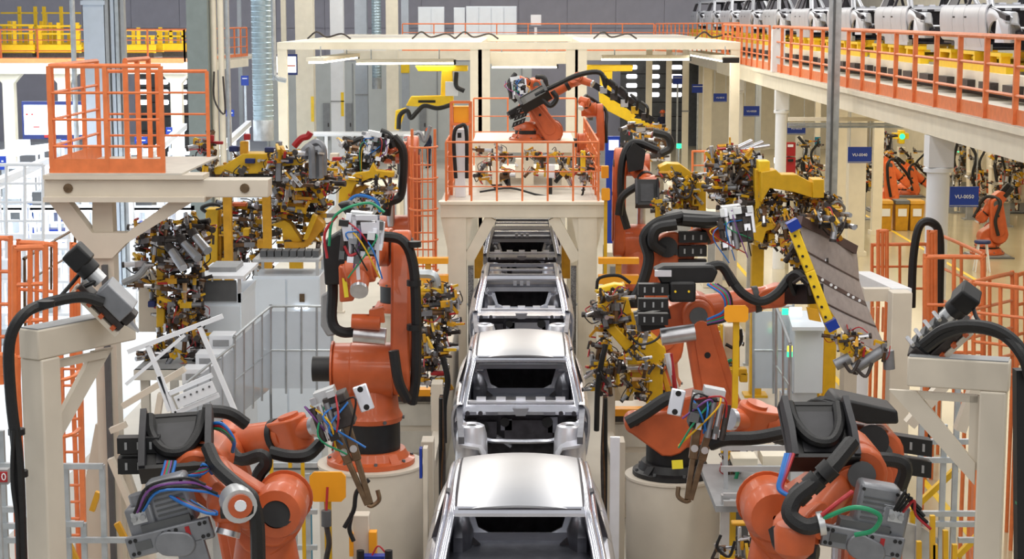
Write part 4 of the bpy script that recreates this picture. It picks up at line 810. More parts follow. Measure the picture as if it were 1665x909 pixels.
r = robot('orange front right robot with a black tray and grey servo gun', bp, P(1258, 838, 12.9), P(1386, 752, 12.75), P(1300, 858, 12.1), P(1300, 890, 12.05), (0, -1, 0), .98, hose=False, counter=False, motors=False, coll=False, rl=(.2, .19), dr=.21)
MB('orange').lathe([(.02, -.12), (.19, -.14), (.21, 0), (.17, .1), (.02, .11)], P(1258, 836, 12.55), (0, -1, 0), n=28).build('shoulder_ring', r)
MB('orange').lathe([(0, .1), (.12, .1), (.14, .06), (.13, -.08), (.09, -.12), (0, -.12)], P(1292, 876, 11.9), n=24).build('wrist_drum', r)
tray(r, P(1330, 705, 12.6), (1, .1, -.02), (-.25, -.75, -.6), .48, .5, .14, 1.0)
hoses(r, [[(1385, 720, 12.2), (1350, 762, 12.0), (1318, 790, 11.9), (1292, 812, 11.85), (1285, 838, 11.8), (1310, 856, 11.75), (1338, 850, 11.75)], [(1262, 860, 12.1), (1275, 890, 12.0), (1330, 900, 11.9)]], .058)
for k in range(3): q = P(1345-k*22, 766+k*19, 11.93); MB('black').cyl(q-V((.03, 0, .03)), q+V((.03, 0, .03)), .075, n=12).build('hose_clamp', r)
MB('alu').cyl(P(1330, 852, 11.75), P(1340, 850, 11.75), .08, n=14).build('hose_coupling', r)
hoses(r, [[(1340, 842, 11.7), (1390, 825, 11.6), (1430, 838, 11.6), (1420, 862, 11.65), (1390, 870, 11.7)]], .016, 'greenhose', 'cable'); hoses(r, [[(1336, 838, 11.7), (1365, 815, 11.7), (1385, 800, 11.8)]], .016, 'redhose', 'cable')
for k in range(4): hoses(r, [[(1278+k*4, 738, 12.3), (1270+k*3, 770, 12.2), (1266+k*2, 795, 12.15), (1285+k*3, 808, 12.1)]], .014, HC[(k*5) % 7], 'cable')
servo_gun('grey servo welding gun at the bottom right', 1335, 868, 1468, 892, 12.0, 1448, 846, 2)
# ------------------------------------------------------------------ clamps and grippers
def clamp_mesh(k):
    r = random.Random(100+k); b = MB('dark'); O = V((0, 0, 0))
    b.box((0, 0, 0), (.09, .11, .2), m=('yellow', 'brown', 'dark', 'gun', 'brown', 'ochre', 'dark', 'steel')[k % 8])
    b.cyl((0, 0, -.3), (0, 0, -.1), .045, n=8, m=('gun', 'steel', 'dark', 'brown', 'steel', 'black', 'dark', 'silver')[k % 8])
    b.cyl((0, 0, -.31), (0, 0, -.27), .05, n=8, m='dark')
    b.bar((0, 0, .08), (.0, -.2, .16+.03*(k % 3)), .045, .06, m=('ochre', 'dark', 'yellow', 'yellow', 'brown', 'ochre', 'gun', 'dark')[k % 8])
    b.bar((0, -.2, .17+.03*(k % 3)), (0, -.21, .06), .035, .035, m=('red', 'brown', 'steel', 'ochre', 'dark', 'red', 'brown', 'alu')[k % 8])
    b.box((.07, .02, -.02), (.05, .06, .08), m=r.choice(('black', 'gun', 'ochre', 'dark')))
    b.cyl((-.1, .03, .02), (.12, .03, .02), .022, n=6, m='steel')
    b.tube([(.05, .04, -.25), (.16, .06, -.12), (.1, .1, .06)], .011, 5, 3, m=r.choice(('hose', 'redhose', 'dark', 'hose')))
    b.box((-.06, 0, .1), (.04, .16, .05), m=('yellow', 'steel', 'ochre', 'brown')[k % 4])
    if k in (2, 6): b.cyl((.0, -.05, .1), (.0, -.3, .1), .04, n=8, m='steel')
    return b.mesh('clamp', O)
CM = [clamp_mesh(k) for k in range(8)]
def scatter(parent, x0, y0, x1, y1, Y0, Y1, n, s=1., seed=1, tilt=1.):
    r = random.Random(seed)
    n = max(3, round(n*.8))
    for k in range(n):
        q = P(x0+(x1-x0)*((k+.5)/n if n < 5 else r.random()), y0+(y1-y0)*r.random(), r.uniform(Y0, Y1))
        h = math.pi/2; e = (r.choice((0, 0, h, -h, .6))+r.uniform(-.2, .2), r.choice((0, 0, h, -h, -.6))+r.uniform(-.2, .2), r.choice((0, h, -h, 2*h, .5))+r.uniform(-.2, .2))
        M = Matrix.Translation(q) @ Euler(e).to_matrix().to_4x4() @ Matrix.Scale(s*r.uniform(.6, 1.1), 4)
        put(CM[r.randrange(8)], 'clamp', parent, M)
def gripper(label, polys, scat, tubes=(), loc=None, name='clamp_gripper', cat='gripper', seed=1, group=None):
    xs = [p for q in polys for p in q[0]]; c = loc or P(sum(p[0] for p in xs)/len(xs), max(p[1] for p in xs), polys[0][1]); o = thing(name, label, cat, c, group); ORG[o] = V(c)
    for q in polys:
        m = q[3] if len(q) > 3 else 'yellow'; nm = q[4] if len(q) > 4 else 'frame_plate'
        MB(m).prism(pp(q[0], q[1]), (0, q[2], 0)).build(nm, o, .012)
    for i, s in enumerate(scat): scatter(o, *s, seed=seed*17+i)
    for pts, r, m in tubes: hoses(o, [pts], r, m, 'hose', 7)
    return o
def prop(o, x, y, Y, w=.12, m='cream'):
    q = P(x, y, Y); MB(m).lh((q.x-w/2, Y, 0), (q.x+w/2, Y+w, q.z)).build('support_post', o); MB(m).lh((q.x-w, Y-w/2, 0), (q.x+w, Y+w*1.5, .04)).build('support_foot', o)
def rc(x0, y0, x1, y1): return ((x0, y1), (x1, y1), (x1, y0), (x0, y0))
o = gripper('yellow clamp gripper lying above the cream beam on the left', [
    (((345, 274), (362, 270), (394, 250), (440, 250), (446, 258), (492, 258), (492, 268), (440, 272), (430, 282), (350, 284)), 27, .5), (rc(352, 282, 440, 290), 27.1, .5, 'black', 'base_plate'), (rc(333, 252, 342, 290), 26.9, .15, 'gun', 'guide_post'), (rc(448, 230, 457, 295), 26.9, .15, 'gun', 'guide_post'),
    (rc(372, 238, 388, 247), 27.2, .2, 'navy', 'valve_block'), (rc(398, 258, 414, 266), 26.9, .1, 'navy', 'valve_block'), (rc(430, 240, 445, 248), 27.2, .2, 'navy', 'valve_block'), (rc(464, 256, 476, 266), 26.9, .2, 'navy', 'valve_block'),
    (rc(322, 226, 333, 238), 27, .12, 'red', 'red_head'), (rc(340, 220, 347, 230), 27, .1, 'red', 'red_head'), (rc(396, 218, 406, 228), 27, .12, 'red', 'red_head'), (rc(333, 230, 362, 235), 27.1, .08, 'red', 'red_bar'), (rc(390, 230, 402, 252), 27.1, .15, 'ochre', 'riser')],
    [(322, 225, 345, 285, 26.8, 27.4, 14, .9), (345, 255, 445, 290, 26.7, 27.5, 22, .7), (440, 240, 500, 300, 26.8, 27.8, 26, .9)],
    [([(500, 240, 27), (515, 232, 27), (525, 245, 27), (525, 285, 27)], .06, 'gun'), ([(505, 250, 26.9), (518, 245, 26.9), (520, 290, 26.9)], .06, 'gun'), ([(490, 250, 26.8), (505, 240, 26.8), (508, 290, 26.8)], .055, 'gun'), ([(478, 238, 27), (490, 225, 27), (500, 222, 27), (505, 215, 27)], .05, 'red')], seed=2)
prop(o, 368, 288, 27.3, .12, 'ochre'); prop(o, 432, 288, 27.3, .12, 'ochre')
o = gripper('dense yellow and brown clamp rig hanging under the cream beam on the left', [
    (rc(334, 340, 354, 438), 29.5, .35, 'yellow', 'upright'), (rc(354, 340, 360, 440), 29.6, .3, 'ochre', 'upright_side'), (rc(340, 430, 352, 436), 29.45, .1, 'black', 'slot'), (rc(360, 420, 384, 446), 29.4, .3, 'yellow'), (rc(375, 330, 400, 336), 29.4, .2, 'orange', 'bar'),
    (((440, 366), (462, 358), (470, 362), (492, 394), (462, 396), (458, 372)), 28.9, .3), (((462, 394), (494, 394), (512, 350), (526, 364), (526, 372), (500, 402), (462, 404)), 28.8, .35, 'ochre'), (rc(456, 334, 466, 345), 28.8, .2), (((508, 348), (516, 352), (500, 390), (492, 390)), 28.7, .2), (rc(468, 330, 490, 345), 29, .2, 'ochre'), (rc(395, 372, 405, 384), 29, .2), (rc(418, 390, 436, 404), 29, .2, 'ochre'),
    (rc(426, 355, 432, 378), 28.8, .1, 'alu', 'pin_block')],
    [(362, 330, 436, 440, 29.2, 30.4, 120, .85), (440, 295, 535, 345, 28.6, 29.8, 70, .9), (440, 345, 525, 400, 28.9, 29.8, 40, .8), (470, 270, 535, 300, 28.5, 29.5, 25, .9)], [([(335, 345, 29.3), (328, 338, 29.3), (345, 332, 29.3), (365, 336, 29.3)], .03, 'hose')], seed=3, name='clamp_rig')
prop(o, 348, 436, 29.6, .2, 'yellow'); prop(o, 480, 400, 29, .2, 'yellow')
gripper('curved yellow gripper frame of the robot left of the caged ladder', [
    (((550, 330), (552, 300), (578, 282), (600, 278), (606, 265), (612, 277), (640, 280), (640, 288), (602, 290), (578, 300), (564, 330)), 32.6, .3), (((552, 318), (590, 300), (600, 304), (560, 330)), 32.9, .2, 'ochre')], [(562, 285, 640, 345, 32.5, 33.4, 40, .8), (560, 250, 640, 285, 32.8, 33.6, 22, .8)], [([(560, 335, 32.4), (580, 318, 32.4), (610, 325, 32.4), (618, 345, 32.4)], .03, 'bluehose')], seed=4)
gripper('welding jig with yellow arms between the left robot and the car line', [
    (((680, 470), (690, 466), (686, 510), (678, 512)), 23.6, .2), (rc(712, 500, 722, 528), 23.7, .2, 'ochre'), (((682, 548), (708, 532), (714, 542), (690, 560), (682, 566)), 23.5, .25), (rc(682, 566, 694, 600), 23.6, .25), (((700, 468), (728, 472), (728, 480), (700, 476)), 23.5, .15), (rc(728, 480, 734, 540), 23.6, .1, 'gun', 'guide_post'), (rc(700, 580, 728, 660), 24.2, .4, 'ivory', 'stand'), (rc(678, 596, 705, 604), 23.4, .15, 'black', 'cylinder'), (rc(700, 605, 722, 611), 23.4, .1, 'red', 'red_bar')],
    [(682, 460, 740, 540, 23.3, 24, 34, .7), (682, 520, 735, 600, 23.3, 24, 30, .7), (680, 595, 722, 635, 23.4, 23.8, 10, .6)], [([(720, 580, 23.3), (728, 620, 23.3), (722, 660, 23.4), (722, 720, 23.4)], .04, 'hose'), ([(680, 445, 23.6), (705, 448, 23.6), (712, 470, 23.6)], .06, 'galv')], seed=5, name='welding_jig', cat='jig')
gripper('large yellow welding jig between the right robot and the car line', [
    (((1018, 508), (1060, 506), (1060, 536), (1020, 540)), 22.6, .3, 'yellow', 'back_plate'), (((1024, 560), (1060, 548), (1082, 566), (1086, 592), (1020, 594)), 22.2, .5, 'yellow', 'body'), (rc(1054, 592, 1078, 652), 22.3, .4, 'yellow', 'post'), (((984, 534), (1000, 530), (1030, 560), (1018, 572)), 22, .25, 'yellow', 'arm'), (((1002, 466), (1016, 462), (1028, 510), (1012, 514)), 22.5, .25, 'yellow', 'arm'), (((968, 470), (1000, 462), (1014, 464), (1010, 470), (970, 478)), 22.2, .2, 'byellow', 'bar'),
    (rc(1024, 606, 1056, 614), 22.2, .2, 'yellow', 'bar'), (rc(1026, 620, 1054, 632), 22.3, .25, 'ochre', 'bar'), (rc(994, 594, 1018, 602), 22.1, .15, 'black', 'cylinder'), (rc(1018, 596, 1046, 602), 22.1, .1, 'steel', 'piston_rod'), (rc(986, 500, 990, 518), 22.1, .1, 'amber', 'tag'), (((1080, 600), (1090, 630), (1094, 650), (1086, 650), (1076, 612)), 22.4, .2, 'ochre', 'brace'), (rc(980, 600, 1030, 652), 22.9, .3, 'ivory', 'base_block'), (rc(978, 618, 1000, 624), 22.1, .1, 'red', 'red_bar')],
    [(968, 468, 1012, 540, 21.8, 22.6, 40, .72), (962, 540, 1000, 640, 21.8, 22.4, 26, .7), (1000, 540, 1080, 600, 21.8, 22.1, 16, .6), (1000, 610, 1050, 650, 22, 22.3, 12, .6)],
    [([(970, 470, 21.8), (975, 452, 21.8), (1005, 448, 21.8), (1025, 460, 21.8)], .02, 'hose'), ([(1085, 575, 21.8), (1090, 600, 21.8), (1102, 640, 21.9)], .04, 'silver'), ([(1090, 575, 21.8), (1095, 610, 21.8), (1100, 650, 21.9)], .03, 'redhose'), ([(985, 560, 21.8), (978, 590, 21.8), (972, 630, 21.9), (970, 700, 22)], .035, 'hose'), ([(1020, 540, 21.7), (1040, 560, 21.7), (1070, 550, 21.7), (1080, 520, 21.8)], .015, 'hose')], seed=6, name='welding_jig', cat='jig')
g5 = gripper('stepped yellow gripper held by the robot right of the gantry leg', [
    (((1072, 272), (1085, 266), (1106, 267), (1124, 280), (1124, 290), (1075, 284)), 32.4, .5), (rc(1096, 288, 1128, 308), 32.5, .4), (rc(1094, 308, 1130, 316), 32.45, .4, 'amber'), (rc(1094, 316, 1130, 340), 32.5, .4), (rc(1132, 297, 1148, 346), 32.3, .4, 'yellow', 'end_box'), (rc(1066, 335, 1078, 355), 32.2, .2)], [(1068, 280, 1132, 345, 32.1, 32.6, 48, .75)], [([(1095, 300, 32), (1105, 318, 32), (1120, 320, 32), (1128, 300, 32)], .025, 'dark')], seed=7)
o = gripper('big yellow clamp arm left of the mezzanine columns on the right', [
    (((1238, 280), (1262, 276), (1270, 284), (1296, 284), (1322, 298), (1322, 322), (1290, 312), (1252, 306), (1238, 330)), 30.3, .45, 'yellow', 'arm'), (rc(1322, 292, 1340, 322), 30.2, .5, 'yellow', 'end_box'), (rc(1234, 262, 1252, 280), 30.4, .4, 'byellow', 'corner_box'), (((1200, 262), (1222, 240), (1226, 266), (1206, 270)), 31.2, .2, 'amber'), (rc(1228, 275, 1238, 400), 30.6, .3, 'yellow', 'upright'), (rc(1343, 336, 1366, 370), 30.2, .5, 'yellow', 'end_box'), (rc(1300, 320, 1328, 330), 30.8, .25, 'amber', 'bar'), (((1225, 372), (1240, 362), (1262, 364), (1262, 372), (1246, 376), (1240, 396), (1226, 390)), 30.3, .25), (rc(1250, 380, 1260, 402), 30.4, .2), (rc(1268, 388, 1284, 402), 30.3, .25, 'ochre')],
    [(1160, 252, 1236, 330, 30.8, 31.8, 110, .85), (1185, 320, 1240, 385, 30.6, 31.4, 55, .85), (1245, 312, 1345, 345, 30.5, 31.1, 48, .75), (1240, 340, 1310, 400, 30.2, 30.9, 50, .8), (1330, 320, 1360, 345, 30.4, 30.8, 8, .8)],
    [([(1236, 320, 30.6), (1240, 300, 30.6), (1250, 305, 30.6), (1258, 312, 30.6)], .03, 'hose'), ([(1350, 335, 30.5), (1362, 328, 30.5), (1373, 338, 30.5), (1368, 348, 30.5)], .025, 'gun')], seed=8, name='clamp_rig')
prop(o, 1233, 398, 31.2, .2, 'yellow'); prop(o, 1330, 320, 31, .2, 'yellow'); prop(o, 1355, 368, 30.8, .2, 'yellow')
t = thing('pipe_rack', 'silver tubes lying above the big yellow clamp arm', 'pipe', P(1225, 240, 34)); ORG[t] = V(t.location)
for a, b in (((1195, 243), (1222, 230)), ((1212, 244), (1250, 238)), ((1205, 246), (1240, 232))): MB('steel').cyl(P(*a, 34), P(*b, 34.2), .05, n=10).build('tube', t)
prop(t, 1222, 240, 34.1, .08, 'galv')
gripper('dark clamp rig with silver cylinders on the grey deck behind the left post', [
    (rc(255, 402, 268, 420), 22, .15), (rc(254, 424, 266, 455), 22, .15), (rc(254, 458, 268, 542), 22, .2, 'yellow', 'upright'), (rc(254, 545, 262, 570), 22, .15), (rc(296, 448, 302, 530), 21.9, .1, 'wood', 'wood_spacer'), (rc(252, 448, 320, 452), 22, .12, 'brown', 'bar'), (((310, 400), (326, 398), (330, 480), (324, 520), (312, 520)), 22.2, .2, 'dark', 'side_plate'), (rc(225, 440, 256, 540), 22.5, .2, 'cream', 'back_plate'), (rc(284, 480, 300, 545), 22.2, .2, 'brown', 'side_plate'), (rc(240, 490, 252, 500), 21.9, .1, 'navy', 'valve_block')],
    [(220, 362, 330, 425, 21.7, 22.4, 60, .72), (225, 420, 330, 470, 21.8, 22.4, 30, .7), (262, 455, 330, 560, 21.8, 22.4, 60, .7), (225, 555, 345, 580, 21.7, 22.2, 14, .7)],
    [([(285, 420, 21.6), (305, 425, 21.6), (330, 420, 21.6)], .025, 'hose'), ([(325, 590, 21.6), (340, 570, 21.6), (330, 540, 21.6)], .02, 'hose'), ([(200, 460, 21.8), (225, 448, 21.8), (240, 430, 21.8)], .04, 'grey')], seed=9, name='clamp_rig')
o = tag(gripper('row of silver clamp cylinders on top of the dark clamp rig', [(rc(268, 390, 330, 394), 21.5, .1, 'dark', 'bar')], [], name='clamp_row', cat='clamp'), 'row of silver clamp cylinders on top of the dark clamp rig', 'clamp')
for a, b in (((280, 408), (298, 436)), ((300, 396), (322, 420)), ((318, 385), (338, 408))): MB('steel').cyl(P(*a, 21.5), P(*b, 21.3), .055, n=12).build('cylinder', o); MB('dark').cyl(P(a[0]-6, a[1]-9, 21.55), P(*a, 21.5), .06, n=12).build('cylinder_head', o)
def deckp(label, lo, hi, m='deck'):
    t = thing('work_platform', label, 'platform', ((lo[0]+hi[0])/2, lo[1], 0)); MB('grey').lh((lo[0], lo[1], hi[2]-.05), hi).build('deck_plate', t); MB(m).lh((lo[0], lo[1]-.02, hi[2]-.12), (hi[0], lo[1]+.06, hi[2])).build('edge_beam', t)
    for x in (lo[0]+.05, hi[0]-.15):
        for y in (lo[1]+.1, hi[1]-.2): MB(m).lh((x, y, 0), (x+.1, y+.1, hi[2]-.05)).build('leg', t)
    return t
z = P(0, 612, 21).z; deckp('grey grated deck under the dark clamp rig at left', (P(200, 0, 21.4).x, 21.4, 0), (P(308, 0, 21.4).x, 23.5, z))
# ------------------------------------------------------------------ grey roof panel held by the right robot
g = thing('panel_gripper', 'yellow framed panel gripper at the end of the right pedestal robot', 'gripper', P(1320, 470, 19)); ORG[g] = V(g.location)
bm_ = MB('byellow').bar(P(1290, 374, 18.6), P(1316, 440, 18.6), .09, .1).bar(P(1316, 440, 18.6), P(1352, 536, 18.6), .09, .1).build('side_beam', g, .01)
for k in range(9): q = P(1293+k*6.2, 384+k*16.5, 18.53); MB('black').cyl(q, q+Y3*.03, .014, n=7).build('bolt_hole', bm_)
for x, y in ((1290, 366), (1352, 528)): MB('blue').box(P(x, y, 18.55), (.12, .14, .1), Euler((0, -.5, 0)).to_matrix()).build('corner_block', g)
MB('yellow').prism(pp(((1362, 548), (1378, 546), (1390, 572), (1386, 582), (1366, 572)), 18.5), (0, .1, 0)).build('corner_plate', g); MB('yellow').prism(pp(((1398, 568), (1424, 574), (1420, 590), (1396, 588)), 18.7), (0, .12, 0)).build('corner_plate', g)
MB('black').bar(P(1288, 478, 19.1), P(1326, 478, 18.7), .2, .2).build('tool_changer', g); MB('ochre').prism(pp(((1312, 500), (1330, 504), (1336, 524), (1316, 520)), 18.5), (0, .05, 0)).build('sensor_frame', g)
scatter(g, 1285, 400, 1330, 440, 18.8, 19.2, 16, .6, 31); scatter(g, 1355, 545, 1440, 585, 18.4, 18.9, 16, .6, 32); scatter(g, 1320, 345, 1368, 385, 18.7, 19.2, 9, .7, 33)
for a, b in (((1358, 594), (1382, 582)), ((1388, 600), (1436, 570)), ((1444, 570), (1446, 600))): MB('gun').cyl(P(*a, 18.5), P(*b, 18.5), .06, n=12).build('clamp_cylinder', g)
hoses(g, [[(1372, 590, 18.4), (1385, 605, 18.4), (1398, 585, 18.4)], [(1392, 600, 18.4), (1408, 612, 18.4), (1418, 590, 18.4)], [(1290, 460, 18.7), (1310, 450, 18.6), (1318, 480, 18.6)]], .018, 'dark')
hoses(g, [[(1292, 476, 18.9), (1285, 455, 18.8), (1298, 445, 18.7), (1318, 462, 18.6)]], .05)
Lp = [(1298, 362), (1311, 408), (1322, 446), (1342, 492), (1374, 542)]; Rp = [(1393, 408), (1397, 455), (1408, 494), (1424, 530), (1448, 584)]
pn = thing('sheet_panel', 'large grey ribbed sheet panel held upright by the yellow gripper', 'panel', P(1380, 480, 19)); ORG[pn] = V(pn.location)
def crv(pts, t, Y):
    k = t*(len(pts)-1); i = min(int(k), len(pts)-2); f = k-i; return P(pts[i][0]*(1-f)+pts[i+1][0]*f, pts[i][1]*(1-f)+pts[i+1][1]*f, Y)
for i in range(4):
    def f(u, v, i=i): return crv(Lp, (i+.015+u*.97)/4, 18.75).lerp(crv(Rp, (i+.015+u*.97)/4, 19.6), v)-Y3*(.10*math.sin(v*math.pi)+.015*math.sin(u*math.pi))
    MB('panelgrey').sheet(f, 5, 8, th=(0, .03, 0)).build('panel_section', pn)
for i in range(5):
    h = .05 if i == 2 else .012
    def f(u, v, i=i, h=h): return crv(Lp, min(1, max(0, (i+(u-.5)*h*4)/4)), 18.74).lerp(crv(Rp, min(1, max(0, (i+(u-.5)*h*4)/4)), 19.59), v)-Y3*(.10*math.sin(v*math.pi)+.012)
    sm = MB('panelseam').sheet(f, 2, 8, th=(0, .02, 0)).build('stiffening_rib', pn)
    if i == 2:
        for v in (.15, .3, .38, .62, .72, .85): q = crv(Lp, .5, 18.7).lerp(crv(Rp, .5, 19.55), v)-Y3*(.10*math.sin(v*math.pi)+.02); MB('signwhite').cyl(q, q-Y3*.01, .016, n=8).build('locating_hole', sm)
MB('panelseam').bar(P(1300, 358, 18.72), P(1390, 406, 19.5), .06, .09).build('top_flange', pn)
# ------------------------------------------------------------------ foreground bracket frames with sensor units
def lbracket(label, A, d, L, H0, s, unit_label):
    A = V(A); d = V(d).normalized(); n = Z3.cross(d); o = thing('bracket_frame', label, 'frame', (A.x, A.y, 0)); R = Matrix((d, n, Z3)).transposed()
    MB('cream').box((A.x, A.y, (H0-.2)/2), (.17, .2, H0-.2), R).build('column', o, .012)
    MB('cream').box(A+d*(L/2-.1)+Z3*(H0-.1), (L, .18, .2), R).build('arm', o, .012)
    MB('grey').box(A+d*(L/2-.1)+Z3*(H0+.004), (L-.02, .16, .008), R).build('top_plate', o)
    a = A+d*.1+Z3*(H0-.8); b = A+d*.62+Z3*(H0-.24)
    MB('cream').prism([A+d*.1+Z3*(H0-.85), A+d*.1+Z3*(H0-.70), A+d*.5+Z3*(H0-.24), A+d*.68+Z3*(H0-.24)], n*.04).build('brace', o)
    MB('cream').box(A+d*.12+Z3*(H0-.5), (.06, .05, .5), R).build('stiffener', o); MB('cream').box(A+d*.35+Z3*(H0-.27), (.5, .05, .05), R).build('stiffener', o)
    MB('galv').box((A.x, A.y, .02), (.45, .45, .04), R).build('foot_plate', o)
    return o
lb = lbracket('cream L-shaped bracket frame in the left foreground', (P(44, 0, 12).x, 12, 0), (.52, .85, 0), .92, P(0, 532, 12).z, 1, '')
rb = lbracket('cream L-shaped bracket frame in the right foreground', (P(1640, 0, 12).x, 12, 0), (-.9, .3, 0), .66, P(0, 592, 11.8).z, 1, '')
def sensor(label, pts, Y0, Y1, cover, sgn):
    a, b = P(*pts[0], Y0), P(*pts[1], Y1); d = (b-a).normalized(); u = V((d.z, 0, -d.x)).normalized(); u = u if u.z > 0 else -u; L = (b-a).length; w = d.cross(u); R = Matrix((d, w, u)).transposed()
    o = thing('tip_dresser', label, 'machine unit', (a+b)/2); c = (a+b)/2
    MB('cream').box(c-u*.1, (L*.95, .2, .03), R).build('mounting_plate', o); MB('dark').box(c-u*.05, (L*.9, .16, .05), R).build('rail', o, .005)
    for f in (-.4, -.15, .1, .35): q = c+d*L*f-u*.08; MB('orange').box(q, (.03, .22, .03), R).build('bolt_block', o)
    if cover: MB('gun').box(c+u*.05+d*L*.08, (L*.55, .24, .13), R).build('cover', o, .008)
    else:
        MB('black').box(c+u*.02+d*L*.1, (L*.7, .13, .08), R).build('carriage', o, .01)
        for f in (-.3, -.1, .1, .28): MB('darkgrey').box(c+d*L*f+u*.08, (.06, .11, .05), R).build('valve_block', o); MB('steel').cyl(c+d*L*f+u*.1-w*.06, c+d*L*(f+.1)+u*.13+w*.05, .015, n=6).build('fitting', o)
    MB('black').cyl(a-d*.16+u*.06, a+d*.02+u*.06, .075, n=14).build('motor', o, .01); MB('black').box(a-d*.12+u*.07, (.14, .15, .15), R).build('motor_housing', o, .015)
    MB('alu').cyl(a+d*.02+u*.06, a+d*.1+u*.06, .055, n=12).build('coupling', o); MB('steel').cyl(b-d*.04, b+d*.08, .04, .01, n=10).build('cutter_tip', o); MB('dark').box(b-d*.06+u*.03, (.1, .14, .1), R).build('cutter_head', o, .01)
    return o
s1 = sensor('tilted unit with a grey cover on the left foreground bracket', ((136, 450), (212, 526)), 12.25, 12.3, True, 1)
s2 = sensor('tilted black unit with valves on the right foreground bracket', ((1565, 512), (1490, 582)), 12.0, 12.25, False, -1)
hoses(s1, [[(168, 492, 12.15), (130, 483, 12.1), (70, 495, 12.0), (35, 515, 11.8), (15, 560, 11.75), (18, 650, 11.75), (30, 760, 11.75), (36, 930, 11.75)]], .038); hoses(s1, [[(130, 445, 12.3), (100, 480, 12.2), (85, 492, 12.1)], [(128, 470, 12.2), (150, 460, 12.2), (165, 448, 12.3), (150, 440, 12.35)], [(22, 700, 11.7), (20, 780, 11.7), (28, 850, 11.7), (30, 930, 11.7)]], .014)
for x, y in ((27, 702), (32, 770), (75, 494)): q = P(x, y, 11.78); MB('black').cyl(q-Z3*.02, q+Z3*.02, .055, n=10).build('cable_tie', s1)
hoses(s2, [[(1500, 560, 11.9), (1535, 535, 11.8), (1575, 528, 11.7), (1620, 535, 11.6), (1655, 560, 11.55), (1672, 600, 11.5)], [(1505, 566, 11.9), (1540, 542, 11.8), (1580, 533, 11.7), (1630, 545, 11.6), (1662, 580, 11.5), (1675, 620, 11.5)]], .035); hoses(s2, [[(1582, 500, 11.9), (1590, 520, 11.8), (1605, 530, 11.7)]], .014)
one(MB('black').bar(P(1662, 600, 11.6), P(1664, 930, 11.6), .1).bar(P(1655, 640, 11.58), P(1668, 640, 11.58), .04, m='greenhose').bar(P(1652, 815, 11.58), P(1668, 815, 11.58), .04, m='greenhose'), 'cable_bundle', 'black cable bundle with green ties at the right edge', 'cable')
# ------------------------------------------------------------------ cabinets
def cabinet(label, x0, x1, yt, Y, dep, doors=2, z0=0., m='cabinet', name='control_cabinet', cat='cabinet'):
    a, b = P(x0, yt, Y), P(x1, yt, Y); t = thing(name, label, cat, ((a.x+b.x)/2, Y, z0)); w = (b.x-a.x)/doors
    MB(m).lh((a.x, Y, z0), (b.x, Y+dep, a.z)).build('body', t, .01)
    for k in range(doors):
        d = MB(m).lh((a.x+k*w+.015, Y-.025, z0+.1), (a.x+(k+1)*w-.015, Y, a.z-.04)).build('door', t)
        MB('grey').lh((a.x+(k+(.93 if k == 0 else .05))*w-.015, Y-.05, (a.z+z0)*.5-.15), (a.x+(k+(.93 if k == 0 else .05))*w+.015, Y-.025, (a.z+z0)*.5)).build('handle', d)
    MB('darkgrey').lh((a.x, Y-.01, z0), (b.x, Y+.0, z0+.09)).build('plinth', t)
    return t, a, b
c, a, b = cabinet('tall white two-door control cabinet left of the big robot', 411, 520, 449, 26, .8)
zt = a.z
for x in (a.x+.02, b.x-.06):
    for y in (26.02, 26.72): MB('alu').lh((x, y, zt), (x+.04, y+.04, zt+.22)).build('top_frame_post', c)
MB('alu').lh((a.x, 26, zt+.2), (b.x, 26.8, zt+.24)).build('top_frame', c)
for k in range(8): q = V((a.x+.07+k*.108, 26.25, zt+.24)); MB('darkgrey').lh(q, q+V((.09, .3, .09))).build('fan_box', c)
for k in range(3): q = P(482+k*8, 500, 25.96); MB('coldlamp').cyl(q, q-Y3*.02, .022, n=10).build('indicator', c)
MB('bronze').pb(487, 478, 495, 491, 25.95, .02).build('switch_plate', c)
c, a, b = cabinet('white cabinet with a sloped grey roof behind the white stair rail', 327, 392, 492, 22.5, 1.2, 1)
zt = a.z; MB('cabinet').prism([(a.x, 22.5, zt), (b.x, 22.5, zt), (b.x+.02, 22.5, zt+.12), (a.x-.1, 22.5, zt+.02)], (0, 1.2, 0)).build('roof', c)
for x in (a.x, b.x-.04): MB('alu').lh((x, 22.5, zt), (x+.04, 22.54, zt+.3)).build('roof_post', c)
MB('white').lh((a.x-.05, 22.45, zt+.3), (b.x+.05, 23.7, zt+.34)).build('roof_sheet', c); MB('grey').lh((a.x+.05, 22.8, zt+.34), (b.x-.1, 23.4, zt+.4)).build('roof_vent', c)
MB('darkgrey').lh((a.x+.03, 22.48, zt+.02), (b.x-.05, 22.5, zt+.28)).build('vent_opening', c)
for k, (x0, x1, y0, l) in enumerate(((340, 378, 545, 'small white box with a vent grille below the sloped cabinet'), (318, 368, 575, 'white junction box under the vent grille box'), (296, 352, 600, 'lowest white junction box beside the stair rail'))):
    Y = 21.2-k*.4; c = thing('junction_box', l, 'box', P(x0, y0+24, Y), 'junction boxes by the left stairs'); ORG[c] = V(c.location)
    MB('white').pb(x0, y0, x1, y0+26, Y, .3).build('housing', c, .01); MB('grey').pb(x0+6, y0+8, x1-6, y0+18, Y-.01, .02).build('vent_grille', c)
    q = P((x0+x1)/2, y0+26, Y); MB('alu').lh((q.x-.06, Y+.2, 0), (q.x+.06, Y+.3, q.z)).build('post', c)
